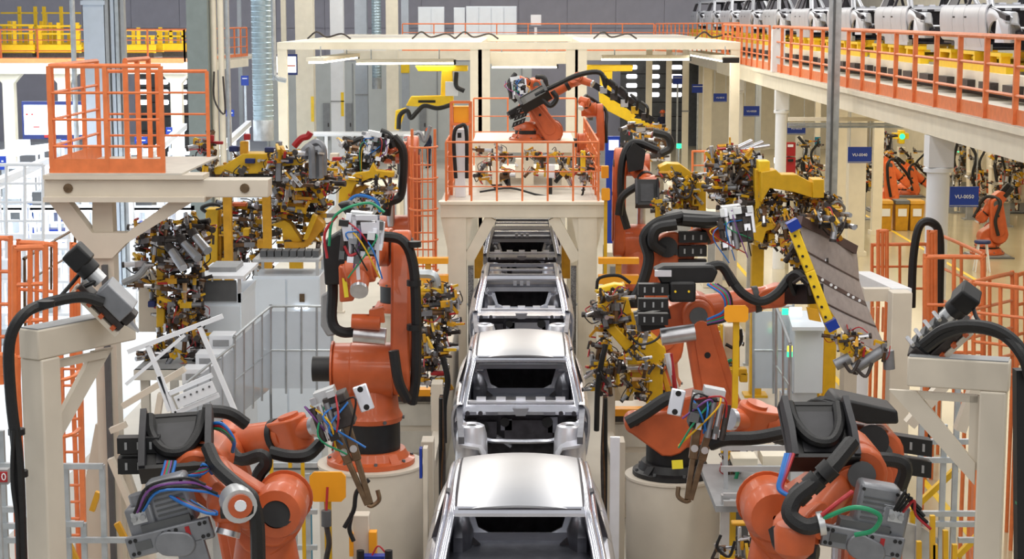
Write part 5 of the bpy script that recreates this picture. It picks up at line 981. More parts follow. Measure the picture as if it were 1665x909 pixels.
# ------------------------------------------------------------------ quad rails defined by their four corners
def qrail(label, x0, yt0, yb0, x1, yt1, yb1, Y0, Y1, n=3, r=.028, m='rail', name='guard_railing', posts=2, glass=False, cat='railing', kick=0, rnd=True):
    a, b, c, d = P(x0, yb0, Y0), P(x0, yt0, Y0), P(x1, yt1, Y1), P(x1, yb1, Y1); o = thing(name, label, cat, a); ORG[o] = V(a)
    h = (b-a)*.06; e = (c-b)*.06
    if rnd: MB(m).tube([a, b-h, b-h*.3+e*.3, b+e, c-e, c-(c-d)*.02-e*.3, c-(c-d)*.06, d], r, 8, 3).build('frame_tube', o)
    else:
        for u, v in ((a, b), (b, c), (c, d)): MB(m).cyl(u, v, r, n=8).build('frame_tube', o)
    for k in range(1, n+1): f = k/(n+1); MB(m).cyl(b.lerp(a, f), c.lerp(d, f), r*.75, n=6).build('middle_rail', o)
    for k in range(1, posts): f = k/posts; MB(m).cyl(a.lerp(d, f), b.lerp(c, f), r*.9, n=6).build('post', o)
    for q in (a, d):
        if q.z > .05: MB(m).cyl(V((q.x, q.y, 0)), q, r, n=6).build('lower_post', o)
    if glass: MB('glass').prism([a.lerp(b, .06), b.lerp(a, .06), c.lerp(d, .06), d.lerp(c, .06)], (0, .012, 0)).build('clear_panel', o)
    if kick: MB(m).prism([a, d, d.lerp(c, kick), a.lerp(b, kick)], (0, .01, 0)).build('kick_board', o)
    return o
for q in (('orange rail panel at the far left behind the right foreground platform', 1418, 398, 505, 1508, 397, 505, 26.5, 26.5, 2, .025),
          ('tall slim orange rail gate left of the white mezzanine column', 1428, 376, 480, 1442, 376, 480, 26.2, 26.2, 0, .03),
          ('tall slim orange rail gate in front of the white mezzanine column', 1510, 378, 560, 1521, 378, 560, 25.5, 25.5, 0, .03),
          ('sloping orange stair rail right of the white mezzanine column', 1531, 383, 540, 1600, 414, 570, 27, 23.5, 2, .026),
          ('wide orange rail panel behind the black tilted unit', 1504, 418, 650, 1598, 418, 650, 22.5, 22.5, 2, .03),
          ('orange rail panel right of the black tilted unit', 1570, 462, 640, 1646, 444, 620, 21.5, 22.8, 3, .026),
          ('nearest orange rail panel behind the right foreground bracket', 1583, 460, 650, 1672, 470, 660, 21, 20.2, 3, .026),
          ('orange rail panel at the right edge of the photo', 1653, 448, 640, 1680, 440, 635, 22, 22.3, 3, .026),
          ('orange rail loop at the far left edge', -20, 388, 600, 17, 388, 600, 18.5, 18.5, 3, .028),
          ('orange rail panel with rounded corners left of the T support', 24, 404, 640, 74, 402, 636, 17.8, 17.8, 3, .03),
          ('second orange rail loop behind the left foreground bracket', 30, 394, 620, 90, 398, 626, 18.6, 18.6, 2, .026),
          ('narrow orange rail loop touching the T support', 117, 398, 580, 127, 400, 580, 19, 19, 1, .026)):
    qrail(*q)
qrail('orange kick panel low at the left edge', -20, 575, 625, 24, 580, 625, 17.4, 17.4, 2, .03, kick=.95)
qrail('dark red sloping stair rail behind the left orange rails', 40, 420, 500, 122, 372, 450, 25, 28, 1, .02, 'brown')
for q in (('grey aluminium guard rail in front of the tall white cabinet', 440, 498, 640, 540, 498, 640, 21.5, 21.5, 1, .016, 'galv'), ('sloping grey stair rail beside the white cabinet', 381, 548, 690, 440, 498, 640, 20.2, 21.5, 1, .016, 'galv'),
          ('lower sloping grey stair rail by the stair rail post', 300, 625, 700, 381, 560, 690, 19.2, 20.2, 0, .014, 'galv')): qrail(*q, posts=4, glass=True)
# white stair handrail on the left
t = thing('stair_handrail', 'white tilted stair handrail above the front left robot', 'railing', P(290, 690, 16)); ORG[t] = V(t.location)
for n, a, b, w in (('hand_rail', (208, 572), (362, 514), .04), ('post', (240, 562), (288, 680), .04), ('post', (324, 530), (382, 668), .04), ('lower_rail', (205, 625), (300, 545), .03), ('cross_rail', (275, 640), (345, 610), .04), ('cross_rail', (285, 672), (356, 642), .04), ('cross_rail', (258, 612), (276, 668), .04)): MB('white').bar(P(*a, 16), P(*b, 16), w).build(n, t)
MB('white').prism(pp(((282, 646), (344, 620), (352, 638), (290, 664)), 15.95), (0, .03, 0)).build('step_plate', t)
for k in range(6): q = P(290+k*10, 650-k*4.2, 15.94); MB('darkgrey').cyl(q, q+Y3*.02, .01, n=6).build('bolt', t)
for a, b in (((288, 680), (300, 930)), ((382, 668), (390, 930))): MB('white').bar(P(*a, 16), P(*b, 16), .05).build('stringer', t)
t = thing('cross_brace', 'cream crossed braces beside the foot of the T support', 'brace', P(215, 740, 18)); ORG[t] = V(t.location)
for a, b in (((180, 745), (250, 909)), ((205, 690), (180, 700)), ((230, 830), (262, 640)), ((200, 660), (300, 600))): MB('cream').bar(P(*a, 18.6), P(*b, 18.6), .09, .06).build('brace', t)
# ladder at lower left
t = thing('caged_ladder', 'orange caged ladder below the left foreground bracket', 'ladder', P(112, 850, 17.5)); ORG[t] = V(t.location)
for x in (98, 129): a, b = P(x+4, 860, 17.5), P(x, 560, 17.5); MB('rail').bar((a.x, 17.5, 0), b, .05).build('stile', t)
for k in range(11): a, b = P(99, 600+k*27, 17.5), P(130, 600+k*27, 17.5); MB('rail').cyl(a, b, .014, n=6).build('rung', t)
for y in (612, 665, 705): MB('rail').tube([P(82, y+8, 16.9), P(100, y+6, 16.8), P(120, y, 16.9), P(129, y-8, 17.4)], .02, 6).build('cage_hoop', t)
MB('rail').bar(P(97, 610, 16.8), P(99, 705, 16.8), .04, .02).build('cage_strip', t)
# aluminium fence lines in the lower corners
def fence(label, vs, hs, Y, m='galv', w=.045, extra=()):
    t = thing('profile_fence', label, 'fence', P(vs[0][0], 909, Y)); ORG[t] = V(t.location)
    for x, y in vs: q = P(x, y, Y); MB(m).lh((q.x-w/2, Y-w/2, 0), (q.x+w/2, Y+w/2, q.z)).build('post', t)
    for x0, x1, y in hs: MB(m).bar(P(x0, y, Y-.03), P(x1, y, Y-.03), w, w).build('profile', t)
    return t
fence('aluminium profile fence behind the left foreground column', ((107, 756), (166, 756), (136, 850)), ((86, 168, 758), (86, 136, 852), (86, 210, 878)), 15)
fence('low aluminium fence at the bottom left edge', ((2, 700),), ((-20, 30, 757), (-20, 30, 855), (-20, 30, 878), (-20, 28, 828)), 14.5)
fence('aluminium profile fence left of the right foreground column', ((1500, 640), (1558, 620), (1590, 835), (1536, 690)), ((1490, 1612, 718), (1490, 1612, 748), (1556, 1612, 754), (1500, 1612, 835), (1500, 1612, 852), (1558, 1612, 878)), 15.5)
fence('aluminium profile fence beside the left pedestal', ((478, 770), (500, 770)), ((440, 516, 832), (440, 516, 890), (440, 516, 756)), 17.5)
def ybars(label, bars, Y, m='yellow', w=.06):
    t = thing('barrier', label, 'barrier', P(bars[0][0][0], 909, Y)); ORG[t] = V(t.location)
    for a, b in bars:
        MB(m).bar(P(*a, Y), P(*b, Y), w, w*.8).build('bar', t)
    return t
ybars('yellow slanting barrier bars behind the right fence', [((1482, 830), (1555, 762)), ((1484, 832), (1486, 930)), ((1556, 905), (1612, 848))], 16)
ybars('yellow slanting barrier bars behind the left fence', [((150, 830), (160, 800)), ((190, 850), (205, 880)), ((110, 880), (132, 930)), ((0, 885), (20, 930))], 16, 'ochre')
t = ybars('short yellow posts at the bottom right', [((1494, 880), (1494, 960)), ((1537, 862), (1537, 960)), ((1520, 885), (1520, 960)), ((1552, 885), (1550, 960)), ((1516, 838), (1516, 960))], 15, 'yellow', .05)
ybars('slender yellow posts left of the left pedestal', [((441, 740), (445, 960)), ((492, 745), (496, 960)), ((470, 720), (472, 760))], 16.5, 'yellow', .04)
t = thing('steel_plate', 'round grey steel plate behind the short yellow posts', 'plate', P(1490, 900, 15.5)); ORG[t] = V(t.location)
MB('galv').prism(pp(((1470, 850), (1500, 858), (1530, 880), (1545, 930), (1460, 930)), 15.5), (0, .06, 0)).build('sheet', t); q = P(1500, 930, 15.5); MB('galv').lh((q.x-.1, 15.5, 0), (q.x+.1, 15.6, q.z)).build('leg', t)
for k, (pts, l) in enumerate(((((1556, 632), (1580, 650), (1612, 680), (1612, 712), (1570, 668), (1556, 650)), 'slanted orange stair plate inside the right bracket frame'), (((1566, 742), (1612, 742), (1612, 806), (1590, 790), (1566, 765)), 'lower orange stair plate beside the right foreground column'))):
    t = thing('stair_plate', l, 'stairs', P(1590, 800, 17)); ORG[t] = V(t.location); MB('rail').prism(pp(pts, 17+k*.3), (0, .05, 0)).build('stringer', t); q = P(1600, 700, 17+k*.3); MB('rail').lh((q.x-.05, 17.1+k*.3, 0), (q.x+.05, 17.2+k*.3, q.z)).build('leg', t)
# frames at the right: cream beam and column behind the panel
t = thing('support_frame', 'cream beam and post frame right of the grey sheet panel', 'frame', P(1465, 650, 20)); ORG[t] = V(t.location)
a, b = P(1451, 476, 20), P(1484, 476, 20); MB('cream').lh((a.x, 20, 0), (b.x, 20.25, a.z)).build('post', t, .01)
for x, y, Y in ((1402, 440, 24.5),): q = P(x, y, Y); MB('white').bar(q+Z3*-.1, P(1466, 482, 20.4), .22, .18).build('long_beam', t)
MB('cream').pb(1405, 470, 1452, 490, 20.5, .15).build('cross_beam', t); q = P(1402, 440, 24.5); MB('white').lh((q.x-.1, 24.4, 0), (q.x+.1, 24.6, q.z-.2)).build('rear_post', t)
for k in range(3): MB('rail').pb(1418+k*8, 500, 1422+k*8, 540, 21, .05).build('guard_bar', t)
MB('cream').pb(1372, 545, 1395, 640, 20.6, .3).build('side_box', t)
# posts and frame right rear: A-frame under right bracket
ybars('cream diagonal braces under the right foreground bracket', [((1478, 690), (1545, 612)), ((1590, 615), (1560, 700))], 13.5, 'cream', .1)
# panel: operator station right of the line
t = thing('operator_station', 'grey operator station with a lit screen below the panel gripper', 'console', P(1290, 640, 20.5)); ORG[t] = V(t.location)
MB('cabinet').pb(1290, 530, 1340, 640, 20.5, .4).build('console_body', t, .01); MB('cabinet').prism([P(1288, 532, 20.4), P(1342, 532, 20.4), P(1330, 505, 20.9), P(1280, 505, 20.9)], (0, 0, -.04)).build('desk_top', t); MB('screen').pb(1284, 500, 1304, 514, 20.6, .03).build('screen', t); MB('greenled').pb(1272, 502, 1282, 512, 20.6, .03).build('status_lamp', t)
q = P(1300, 640, 20.6); MB('cabinet').lh((q.x-.2, 20.6, 0), (q.x+.2, 20.8, q.z)).build('pedestal', t)
qrail('grey aluminium rail behind the right amber shield', 1225, 498, 640, 1290, 498, 640, 21, 21, 1, .016, 'galv', posts=2, glass=True); qrail('sloping grey aluminium rail below the operator station', 1262, 498, 690, 1285, 560, 700, 20, 19.5, 1, .016, 'galv')
t = thing('signal_tower', 'small signal lamp post between the grey rails', 'lamp', P(1285, 575, 20.2)); ORG[t] = V(t.location); q = P(1284, 580, 20.2); MB('alu').cyl((q.x, 20.2, 0), q, .02, n=8).build('pole', t); MB('greenled').cyl(q, q+Z3*.06, .03, n=10).build('green_lamp', t); MB('yellowled').cyl(q+Z3*.06, q+Z3*.12, .03, n=10).build('yellow_lamp', t)
# amber shields on stands
def shield(label, x0, y0, x1, y1, Y, stick=True):
    t = thing('shield_plate', label, 'shield', P((x0+x1)/2, 930, Y)); ORG[t] = V(t.location); c = (x1-x0)*.12
    MB('amber').prism(pp(((x0+c, y1), (x1-c, y1), (x1, y1-c), (x1, y0+c), (x1-c, y0), (x0+c, y0), (x0, y0+c), (x0, y1-c)), Y), (0, .03, 0)).build('plate', t); q = P((x0+x1)/2, y1, Y+.05); MB('yellow').lh((q.x-.03, Y+.05, 0), (q.x+.03, Y+.1, q.z+.1)).build('stand', t)
    if stick:
        a, b = P((x0+x1)/2-2, y1+14, Y-.1), P((x0+x1)/2, y0+24, Y-.05); MB('red').cyl(a, b, .012, n=8).build('sensor_rod', t); MB('darkgrey').cyl(a-Z3*.14, a, .045, n=10).build('sensor_body', t); MB('dark').tube([a-Z3*.14, a+V((.02, 0, -.3)), a+V((-.01, 0, -.5)), a+V((.02, 0, -.9))], .025, 7).build('cable', t)
shield('amber octagonal shield plate with a red rod before the left pedestal', 503, 768, 562, 816, 15.8)
shield('amber octagonal shield plate right of the right robot arm', 1178, 497, 1217, 524, 18.4, False)
shield('small amber plate at the right gantry leg', 978, 306, 992, 326, 32.7, False)
gripper('yellow L-shaped stand right of the right robot arm', [(rc(1196, 530, 1203, 600), 20, .1, 'yellow', 'post'), (rc(1172, 600, 1215, 612), 19.9, .15, 'yellow', 'foot_bar'), (rc(1203, 606, 1216, 622), 19.9, .1, 'yellow', 'foot'), (rc(1172, 528, 1176, 610), 20, .1, 'yellow', 'post'), (rc(1178, 530, 1196, 585), 20.1, .2, 'cream', 'box')], [(1160, 530, 1196, 600, 20.3, 20.6, 16, .6)], [([(1180, 560, 19.9), (1195, 566, 19.9), (1205, 555, 19.9), (1204, 535, 19.9)], .02, 'hose'), ([(1150, 560, 19.7), (1170, 590, 19.7), (1190, 585, 19.7)], .02, 'greenhose')], name='fixture_stand', cat='stand', seed=41)
t = thing('post_unit', 'cream post with amber bracket and blue plugs before the left pedestal', 'post', P(598, 909, 16)); ORG[t] = V(t.location)
MB('cream').pb(574, 838, 600, 960, 16, .15).build('post', t, .01); MB('amber').pb(568, 868, 574, 905, 15.95, .1).build('bracket', t); MB('amber').pb(600, 866, 612, 905, 15.95, .1).build('bracket', t); MB('blue').pb(588, 905, 625, 930, 15.85, .1).build('plug_block', t)
for x in (586, 632): q = P(x, 902, 15.8); MB('black').cyl(q-Z3*.05, q+Z3*.04, .035, n=10).build('plug', t)
hoses(t, [[(605, 903, 15.8), (615, 888, 15.8), (628, 900, 15.8)]], .008, 'redhose'); hoses(t, [[(572, 835, 15.8), (568, 860, 15.8), (575, 880, 15.8)], [(600, 780, 15.6), (580, 800, 15.6), (575, 830, 15.7), (560, 858, 15.7)]], .02)
one(MB('blue').lh(P(682, 778, 17.5), P(687, 726, 17.6)).lh((P(688, 782, 17.5).x, 17.5, 0), P(696, 724, 17.65), m='cream'), 'door_panel', 'blue edged panel strip right of the left pedestal', 'panel')
one(MB('silver').lh((P(998, 0, 18).x, 18, 0), (P(1014, 0, 18).x, 18.05, P(0, 710, 18).z)), 'safety_barrier', 'pale grey safety barrier left of the right pedestal', 'barrier')
# machine bases along the line
for s, l in ((-1, 'left'), (1, 'right')):
    t = thing('jig_base', 'beige jig base with a yellow top rail along the %s of the line' % l, 'machine base', (s*1.55, 24, 0))
    x0, x1 = (s*1.12, s*2.0) if s > 0 else (s*2.0, s*1.12)
    yf, yb = (24.66, 31.5) if s < 0 else (23.42, 24.4)
    MB('cream').lh((x0, yf, 0), (x1, yb, 1.38)).build('base', t, .02); MB('amber').lh((x0-.0, yf-.08, 1.38), (x1, yf+.12, 1.47)).build('top_rail', t); MB('dark').lh((x0, yf-.06, 1.30), (x1, yf, 1.38)).build('painted_shade_strip', t)  # dark strip draws the shade below the top rail
    for k in range(3): MB('deck').lh((x0+.05, yf-.02, .2+k*.38), (x1-.05, yf, .5+k*.38)).build('cover_panel', t)
    xx = s*1.08; t = thing('side_column', 'beige machine column with cables close to the car line on the %s' % l, 'column', (xx, 22, 0))
    MB('cream').lh((xx-.07, 20.3, 0), (xx+.07, 20.6, 1.75)).build('post', t, .01); MB('cream').lh((xx-.07, 22.6, 0), (xx+.07, 22.9, 1.95)).build('post', t, .01); MB('cream').lh((xx-.05, 20.6, 1.2), (xx+.05, 22.6, 1.35)).build('beam', t)
    for j in range(3): MB(('hose', 'brown', 'dark')[j]).tube([(xx-s*.1, 21.5+.1*j, 2.0), (xx-s*(.09+.02*j), 21.6, 1.2), (xx-s*.1, 21.4, .3)], .025, 6).build('cable', t)
    t = thing('fixture_rail', 'ochre lift rail beside the gantry leg on the %s' % l, 'rail', (s*1.75, 29, 1.4)); MB('amber').lh((min(s*1.3, s*2.0), 31.6, 1.9), (max(s*1.3, s*2.0), 31.8, 2.05)).build('bar', t); MB('cream').lh((s*1.65-.1, 31.65, 0), (s*1.65+.1, 31.8, 1.9)).build('stand', t); MB('amber').lh((min(s*1.3, s*2.0), 31.6, 2.25), (max(s*1.3, s*2.0), 31.8, 2.35)).build('bar', t); MB('ochre').lh((s*1.65-.05, 31.65, 2.05), (s*1.65+.05, 31.75, 2.25)).build('spacer', t)
# transfer table on the right
t = thing('transfer_table', 'aluminium railed transfer table behind the front right robot', 'table', P(1220, 800, 17)); ORG[t] = V(t.location)
for x0, x1, y, Y in ((1172, 1320, 728, 17.6), (1172, 1320, 762, 17.4), (1176, 1320, 806, 17.0), (1176, 1320, 818, 16.9)): MB('alu').bar(P(x0, y, Y), P(x1, y, Y), .05, .05).build('rail', t)
MB('grey').lh((P(1176, 0, 17).x, 16.95, P(0, 812, 17).z-.1), (P(1320, 0, 17).x, 18.6, P(0, 812, 17).z-.04)).build('table_plate', t); MB('ivory').pb(1240, 742, 1290, 758, 17.8, .4).build('white_tray', t); MB('ivory').pb(1192, 746, 1232, 758, 17.7, .3).build('white_tray', t)
for x in (1180, 1310): q = P(x, 806, 17); MB('alu').lh((q.x-.04, 17, 0), (q.x+.04, 17.08, q.z)).build('leg', t); MB('alu').bar(P(x, 728, 17.6), P(x, 812, 17.6), .04).build('riser', t)
gripper('small clutter of valves and hoses low beside the right pedestal', [(rc(1190, 850, 1218, 856), 15.8, .1, 'ochre', 'bar'), (rc(1200, 856, 1206, 930), 15.8, .06, 'alu', 'post'), (rc(1232, 870, 1238, 930), 15.8, .06, 'alu', 'post')], [(1170, 855, 1250, 909, 15.6, 16, 14, .55)], [([(1172, 870, 15.6), (1166, 890, 15.6), (1185, 905, 15.6), (1195, 880, 15.6)], .014, 'hose')], name='valve_unit', cat='machine unit', seed=44)
gripper('hose bundle with valves above the grey duct by the right pedestal', [(rc(1186, 735, 1192, 760), 18.2, .05, 'alu', 'bracket')], [(1176, 730, 1206, 770, 18, 18.3, 12, .5)], [([(1190, 740, 18), (1200, 755, 18), (1196, 780, 18), (1185, 800, 18)], .02, 'greenhose')], name='valve_unit', cat='machine unit', seed=45)
# ------------------------------------------------------------------ signs, screens
for k, (x, y, w, h, Y, tx, l) in enumerate(((1568, 320, 48, 33, 37.6, 'VU-0050', 'largest blue hanging sign right of the white mezzanine column'), (1398, 252, 39, 26, 49.4, 'VU-0040', 'blue hanging sign in front of the wide cream column'), (1295, 209, 30, 19, 60.8, 'VU-0030', 'blue hanging sign above the red cabinets'), (1222, 181, 26, 17, 72.6, 'VU-0020', 'blue hanging sign left of the white mezzanine column'), (1171, 159, 22, 14, 83, 'VU-0010', 'smallest blue hanging sign furthest along the aisle'))):
    a, b = P(x-w/2, y+h/2, Y), P(x+w/2, y-h/2, Y); t = thing('hanging_sign', l, 'sign', ((a.x+b.x)/2, Y, a.z), 'blue hanging station signs'); ORG[t] = V(t.location)
    MB('blue').lh(a, (b.x, Y+.04, b.z)).build('board', t); MB('galv').lh((a.x, Y-.005, a.z+.02), (b.x, Y, a.z+.035)).build('edge_line', t)
    for q in (a.x+.05, b.x-.05): MB('galv').cyl((q, Y+.02, b.z), (q, Y+.02, DZ-(.1 if Y < 62 else .4)), .012, n=6).build('hanger_rod', t)
    lettering(tx, (b.z-a.z)*.26, t, ((a.x+b.x)/2, Y-.006, (a.z+b.z)/2))
for k, (x, y, w, h, Y, l) in enumerate(((1135, 144, 20, 14, 88, 'dark blue board left of the smallest blue sign'), (374, 184, 13, 11, 62, 'small blue board beside the grey-green column'), (398, 131, 12, 16, 70, 'small blue board behind the wide duct'), (275, 214, 10, 14, 60, 'blue board in the lit assembly area right of the platform rails'), (229, 228, 20, 11, 54.6, 'low blue board seen through the platform rails'), (4, 265, 10, 22, 38.8, 'blue board cut off at the left edge'), (106, 232, 24, 18, 52, 'blue board under the big white screen'), (1102, 130, 16, 14, 90, 'dark blue board in front of the dark gate'))):
    a, b = P(x-w/2, y+h/2, Y), P(x+w/2, y-h/2, Y); t = thing('information_board', l, 'sign', ((a.x+b.x)/2, Y, 0), 'small blue boards'); MB('blue').lh(a, (b.x, Y+.05, b.z)).build('board', t); MB('galv').lh(((a.x+b.x)/2-.04, Y+.05, 0), ((a.x+b.x)/2+.04, Y+.1, b.z)).build('post', t); MB('white').lh((a.x+.05, Y-.005, b.z-.12), (b.x-.05, Y, b.z-.09)).build('white_line', t)
t = thing('display_screen', 'big white display screen behind the left railed platform', 'screen', P(92, 225, 50)); ORG[t] = V(t.location)
MB('navy').pb(37, 165, 142, 226, 50, .12).build('frame', t); MB('screen').pb(40, 171, 141, 219, 49.97, .03).build('panel', t)
for x, y, w, h in ((42, 186, 3, 3), (51, 186, 2.5, 3), (54, 206.5, 10, 2)): MB('red').pb(x, y-h/2, x+w, y+h/2, 49.95, .02).build('red_mark', t)
MB('red').pb(72, 219.5, 90, 224, 49.97, .02).build('red_label', t); q = P(90, 226, 50); MB('galv').lh((q.x-.08, 50.15, 0), (q.x+.08, 50.3, q.z+1)).build('post', t)
t = thing('display_screen', 'small lit display screen right of the wide spiral duct', 'screen', P(465, 120, 60)); ORG[t] = V(t.location)
MB('navy').pb(448, 88, 483, 122, 60, .1).build('frame', t); MB('screen').pb(449, 92, 481, 118, 59.97, .03).build('panel', t); MB('greenled').pb(453, 107, 457, 112, 59.95, .02).build('green_mark', t); MB('orange').pb(460, 106, 480, 108, 59.95, .02).build('orange_line', t); q = P(452, 88, 60); MB('galv').lh((q.x, 60.1, 0), (q.x+.08, 60.2, q.z)).build('post', t)
t = thing('digit_display', 'red digit display reading 0 at the left edge', 'display', P(4, 785, 14)); ORG[t] = V(t.location); MB('grey').pb(-14, 764, 12, 788, 14, .08).build('housing', t); MB('red').pb(-12, 768, 11, 784, 13.98, .02).build('window', t)
lettering('0', .085, t, P(6, 776, 13.97), 'signwhite'); q = P(0, 788, 14.05); MB('galv').lh((q.x-.04, 14.03, 0), (q.x, 14.08, q.z)).build('post', t)
t = thing('operator_screen', 'blue operator terminal behind the gantry railing on the right', 'screen', P(998, 275, 45)); ORG[t] = V(t.location); MB('blue').pb(984, 222, 1008, 275, 45, .2).build('housing', t); MB('screen').pb(990, 228, 1006, 244, 44.97, .03).build('screen', t); q = P(996, 275, 45); MB('blue').lh((q.x-.15, 45.02, 0), (q.x+.15, 45.18, q.z)).build('stand', t)
t = thing('amber_box', 'amber box on an orange frame left of the gantry platform', 'box', P(750, 202, 34.5)); ORG[t] = V(t.location); MB('amber').pb(737, 173, 764, 200, 34.5, .3).build('box', t, .01)
for x in (734, 765): a, b = P(x, 318, 34.5), P(x, 165, 34.5); MB('rail').bar((a.x, 34.45, GZ), b, .06).build('frame_post', t)
for y in (166, 202): MB('rail').bar(P(734, y, 34.45), P(765, y, 34.45), .05).build('frame_rail', t)
t = thing('post_cabinet', 'slim white post cabinet with a hose at the left of the gantry platform', 'cabinet', (P(748, 0, 34).x, 34, GZ)); a, b = P(740, 290, 34), P(756, 210, 34); MB('white').lh((a.x, 34, GZ), (b.x, 34.25, b.z)).build('body', t, .01); MB('black').pb(744, 216, 750, 224, 33.98, .03).build('window', t); hoses(t, [[(741, 290, 33.9), (738, 220, 33.9), (748, 205, 33.9), (758, 212, 33.9), (759, 290, 33.9)]], .035)
gripper('row of black and grey valve units on the gantry platform floor', [(rc(800, 262, 812, 300), 35, .2, 'ivory', 'post'), (rc(838, 258, 850, 290), 35, .2, 'ivory', 'post'), (rc(888, 268, 902, 290), 34.8, .2, 'white', 'box'), (rc(890, 290, 898, 322), 34.6, .15, 'black', 'stand')], [(780, 240, 830, 300, 34.6, 35.8, 16, .9), (840, 245, 940, 285, 34.8, 36, 24, .9)], [([(780, 312, 34.4), (830, 306, 34.4), (880, 318, 34.4), (940, 322, 34.4), (950, 300, 34.4)], .02, 'hose')], name='valve_unit', cat='machine unit', seed=51)
gripper('yellow dress post with cables at the right corner of the gantry platform', [(rc(944, 245, 952, 300), 34.6, .12, 'byellow', 'post'), (rc(978, 270, 990, 290), 33.5, .15, 'amber', 'box')], [(942, 250, 960, 300, 34.4, 34.8, 10, .7)], (), name='valve_unit', cat='machine unit', seed=52)
# ------------------------------------------------------------------ people
def person(label, x, yh, Y, face, cloth='cloth', hat='helmet', z0=None, arm=.15):
    q = P(x, yh, Y); zt = q.z; z0 = zt-1.74 if z0 is None else z0; s = (zt-z0)/1.74
    J = {'pelvis': (0, 0, .95), 'waist': (0, .0, 1.1), 'chest': (0, 0, 1.32), 'neck': (0, .01, 1.48), 'head': (0, -.01, 1.56), 'crown': (0, -.01, 1.66)}
    ed = [('pelvis', 'waist'), ('waist', 'chest'), ('chest', 'neck'), ('neck', 'head'), ('head', 'crown')]; rad = {'pelvis': (.15, .11), 'waist': (.14, .10), 'chest': (.16, .11), 'neck': (.055, .055), 'head': (.085, .095), 'crown': (.075, .085)}
    for sg, n in ((-1, 'l'), (1, 'r')):
        J.update({n+'sh': (sg*.18, .0, 1.40), n+'el': (sg*.23, .03, 1.12), n+'wr': (sg*.20, -arm, .92), n+'ha': (sg*.19, -arm-.07, .86), n+'hip': (sg*.09, 0, .88), n+'kn': (sg*.10, -.02, .48), n+'an': (sg*.10, .02, .09), n+'to': (sg*.11, -.13, .04)})
        ed += [('chest', n+'sh'), (n+'sh', n+'el'), (n+'el', n+'wr'), (n+'wr', n+'ha'), ('pelvis', n+'hip'), (n+'hip', n+'kn'), (n+'kn', n+'an'), (n+'an', n+'to')]
        rad.update({n+'sh': (.065,)*2, n+'el': (.048,)*2, n+'wr': (.035,)*2, n+'ha': (.04, .025), n+'hip': (.09,)*2, n+'kn': (.062,)*2, n+'an': (.045,)*2, n+'to': (.045, .035)})
    ks = list(J); me = bpy.data.meshes.new('person'); me.from_pydata([J[k] for k in ks], [(ks.index(a), ks.index(b)) for a, b in ed], [])
    ob = bpy.data.objects.new('person', me); COL.objects.link(ob); sk = ob.modifiers.new('skin', 'SKIN'); ob.modifiers.new('sub', 'SUBSURF').levels = 1
    for i, k in enumerate(ks): me.skin_vertices[0].data[i].radius = rad[k]
    me.skin_vertices[0].data[0].use_root = True
    dg = bpy.context.evaluated_depsgraph_get(); m2 = bpy.data.meshes.new_from_object(ob.evaluated_get(dg)); bpy.data.objects.remove(ob)
    for m in (cloth, 'skin', 'black'): m2.materials.append(MT[m])
    for f in m2.polygons:
        c = f.center; f.material_index = 1 if c.z > 1.47 or (c.z < .93 and abs(c.x) > .15 and c.y < -.05) else (2 if c.z < .1 else 0); f.use_smooth = True
    o = bpy.data.objects.new('person', m2); COL.objects.link(o); o.location = (q.x, Y, z0); o.rotation_euler = (0, 0, face); o.scale = (s, s, s); tag(o, label, 'person')
    for nm, mb in (('hard_hat', MB(hat).lathe([(.155, 1.64), (.16, 1.65), (.125, 1.66), (.115, 1.72), (.08, 1.77), (0, 1.785)], (0, -.02, 0), n=16)), ('nose', MB('skin').ball((0, -.115, 1.575), .02, 6)), ('eye', MB('print').ball((-.035, -.1, 1.60), .012, 6)), ('eye', MB('print').ball((.035, -.1, 1.60), .012, 6)), ('ear', MB('skin').ball((-.09, 0, 1.58), .022, 6)), ('ear', MB('skin').ball((.09, 0, 1.58), .022, 6)), ('mouth', MB('redhose').box((0, -.1, 1.535), (.045, .012, .01)))):
        h = bpy.data.objects.new(nm, mb.mesh(nm, V((0, 0, 0)))); COL.objects.link(h); h.parent = o
    return o
person('worker in dark clothes and orange helmet walking behind the caged ladder', 697, 209, 79, -1.2, z0=0)
person('worker in dark clothes and orange helmet far away by the dark gate', 1077, 180, 92.3, .4, z0=0)
person('worker in blue clothes standing in the bright assembly area at left', 41, 312, 50, .8, 'clothblue', 'white', 0)
# ------------------------------------------------------------------ bright assembly area on the left
def rack(label, x, y, w, dep, h, seed):
    r = random.Random(seed); t = thing('assembly_rack', label, 'rack', (x, y, 0), 'white racks in the bright assembly area')
    for sx in (0, w):
        for sy in (0, dep): MB('white').lh((x+sx-.03, y+sy-.03, 0), (x+sx+.03, y+sy+.03, h)).build('upright', t)
    for z in (.5, 1.1, 1.7, 2.3):
        if z > h: break
        MB('white').lh((x, y, z), (x+w, y+dep, z+.05)).build('shelf', t)
        k = 0
        while k < w-.35:
            b = r.uniform(.25, .55); hh = r.uniform(.15, .4)
            if r.random() < .75: MB(r.choice(('white', 'white', 'cabinet', 'galv', 'blue', 'darkgrey'))).lh((x+k+.04, y+.06, z+.05), (x+min(w, k+b), y+dep-.1, z+.05+hh)).build('bin', t)
            k += b+.06
    MB('white').lh((x, y, h), (x+w, y+.12, h+.1)).build('light_beam', t); MB('coldlamp').lh((x+.05, y+.02, h-.05), (x+w-.05, y+.09, h)).build('tube', t)
names2 = ('first', 'second', 'third', 'fourth', 'fifth', 'sixth')
k = 0
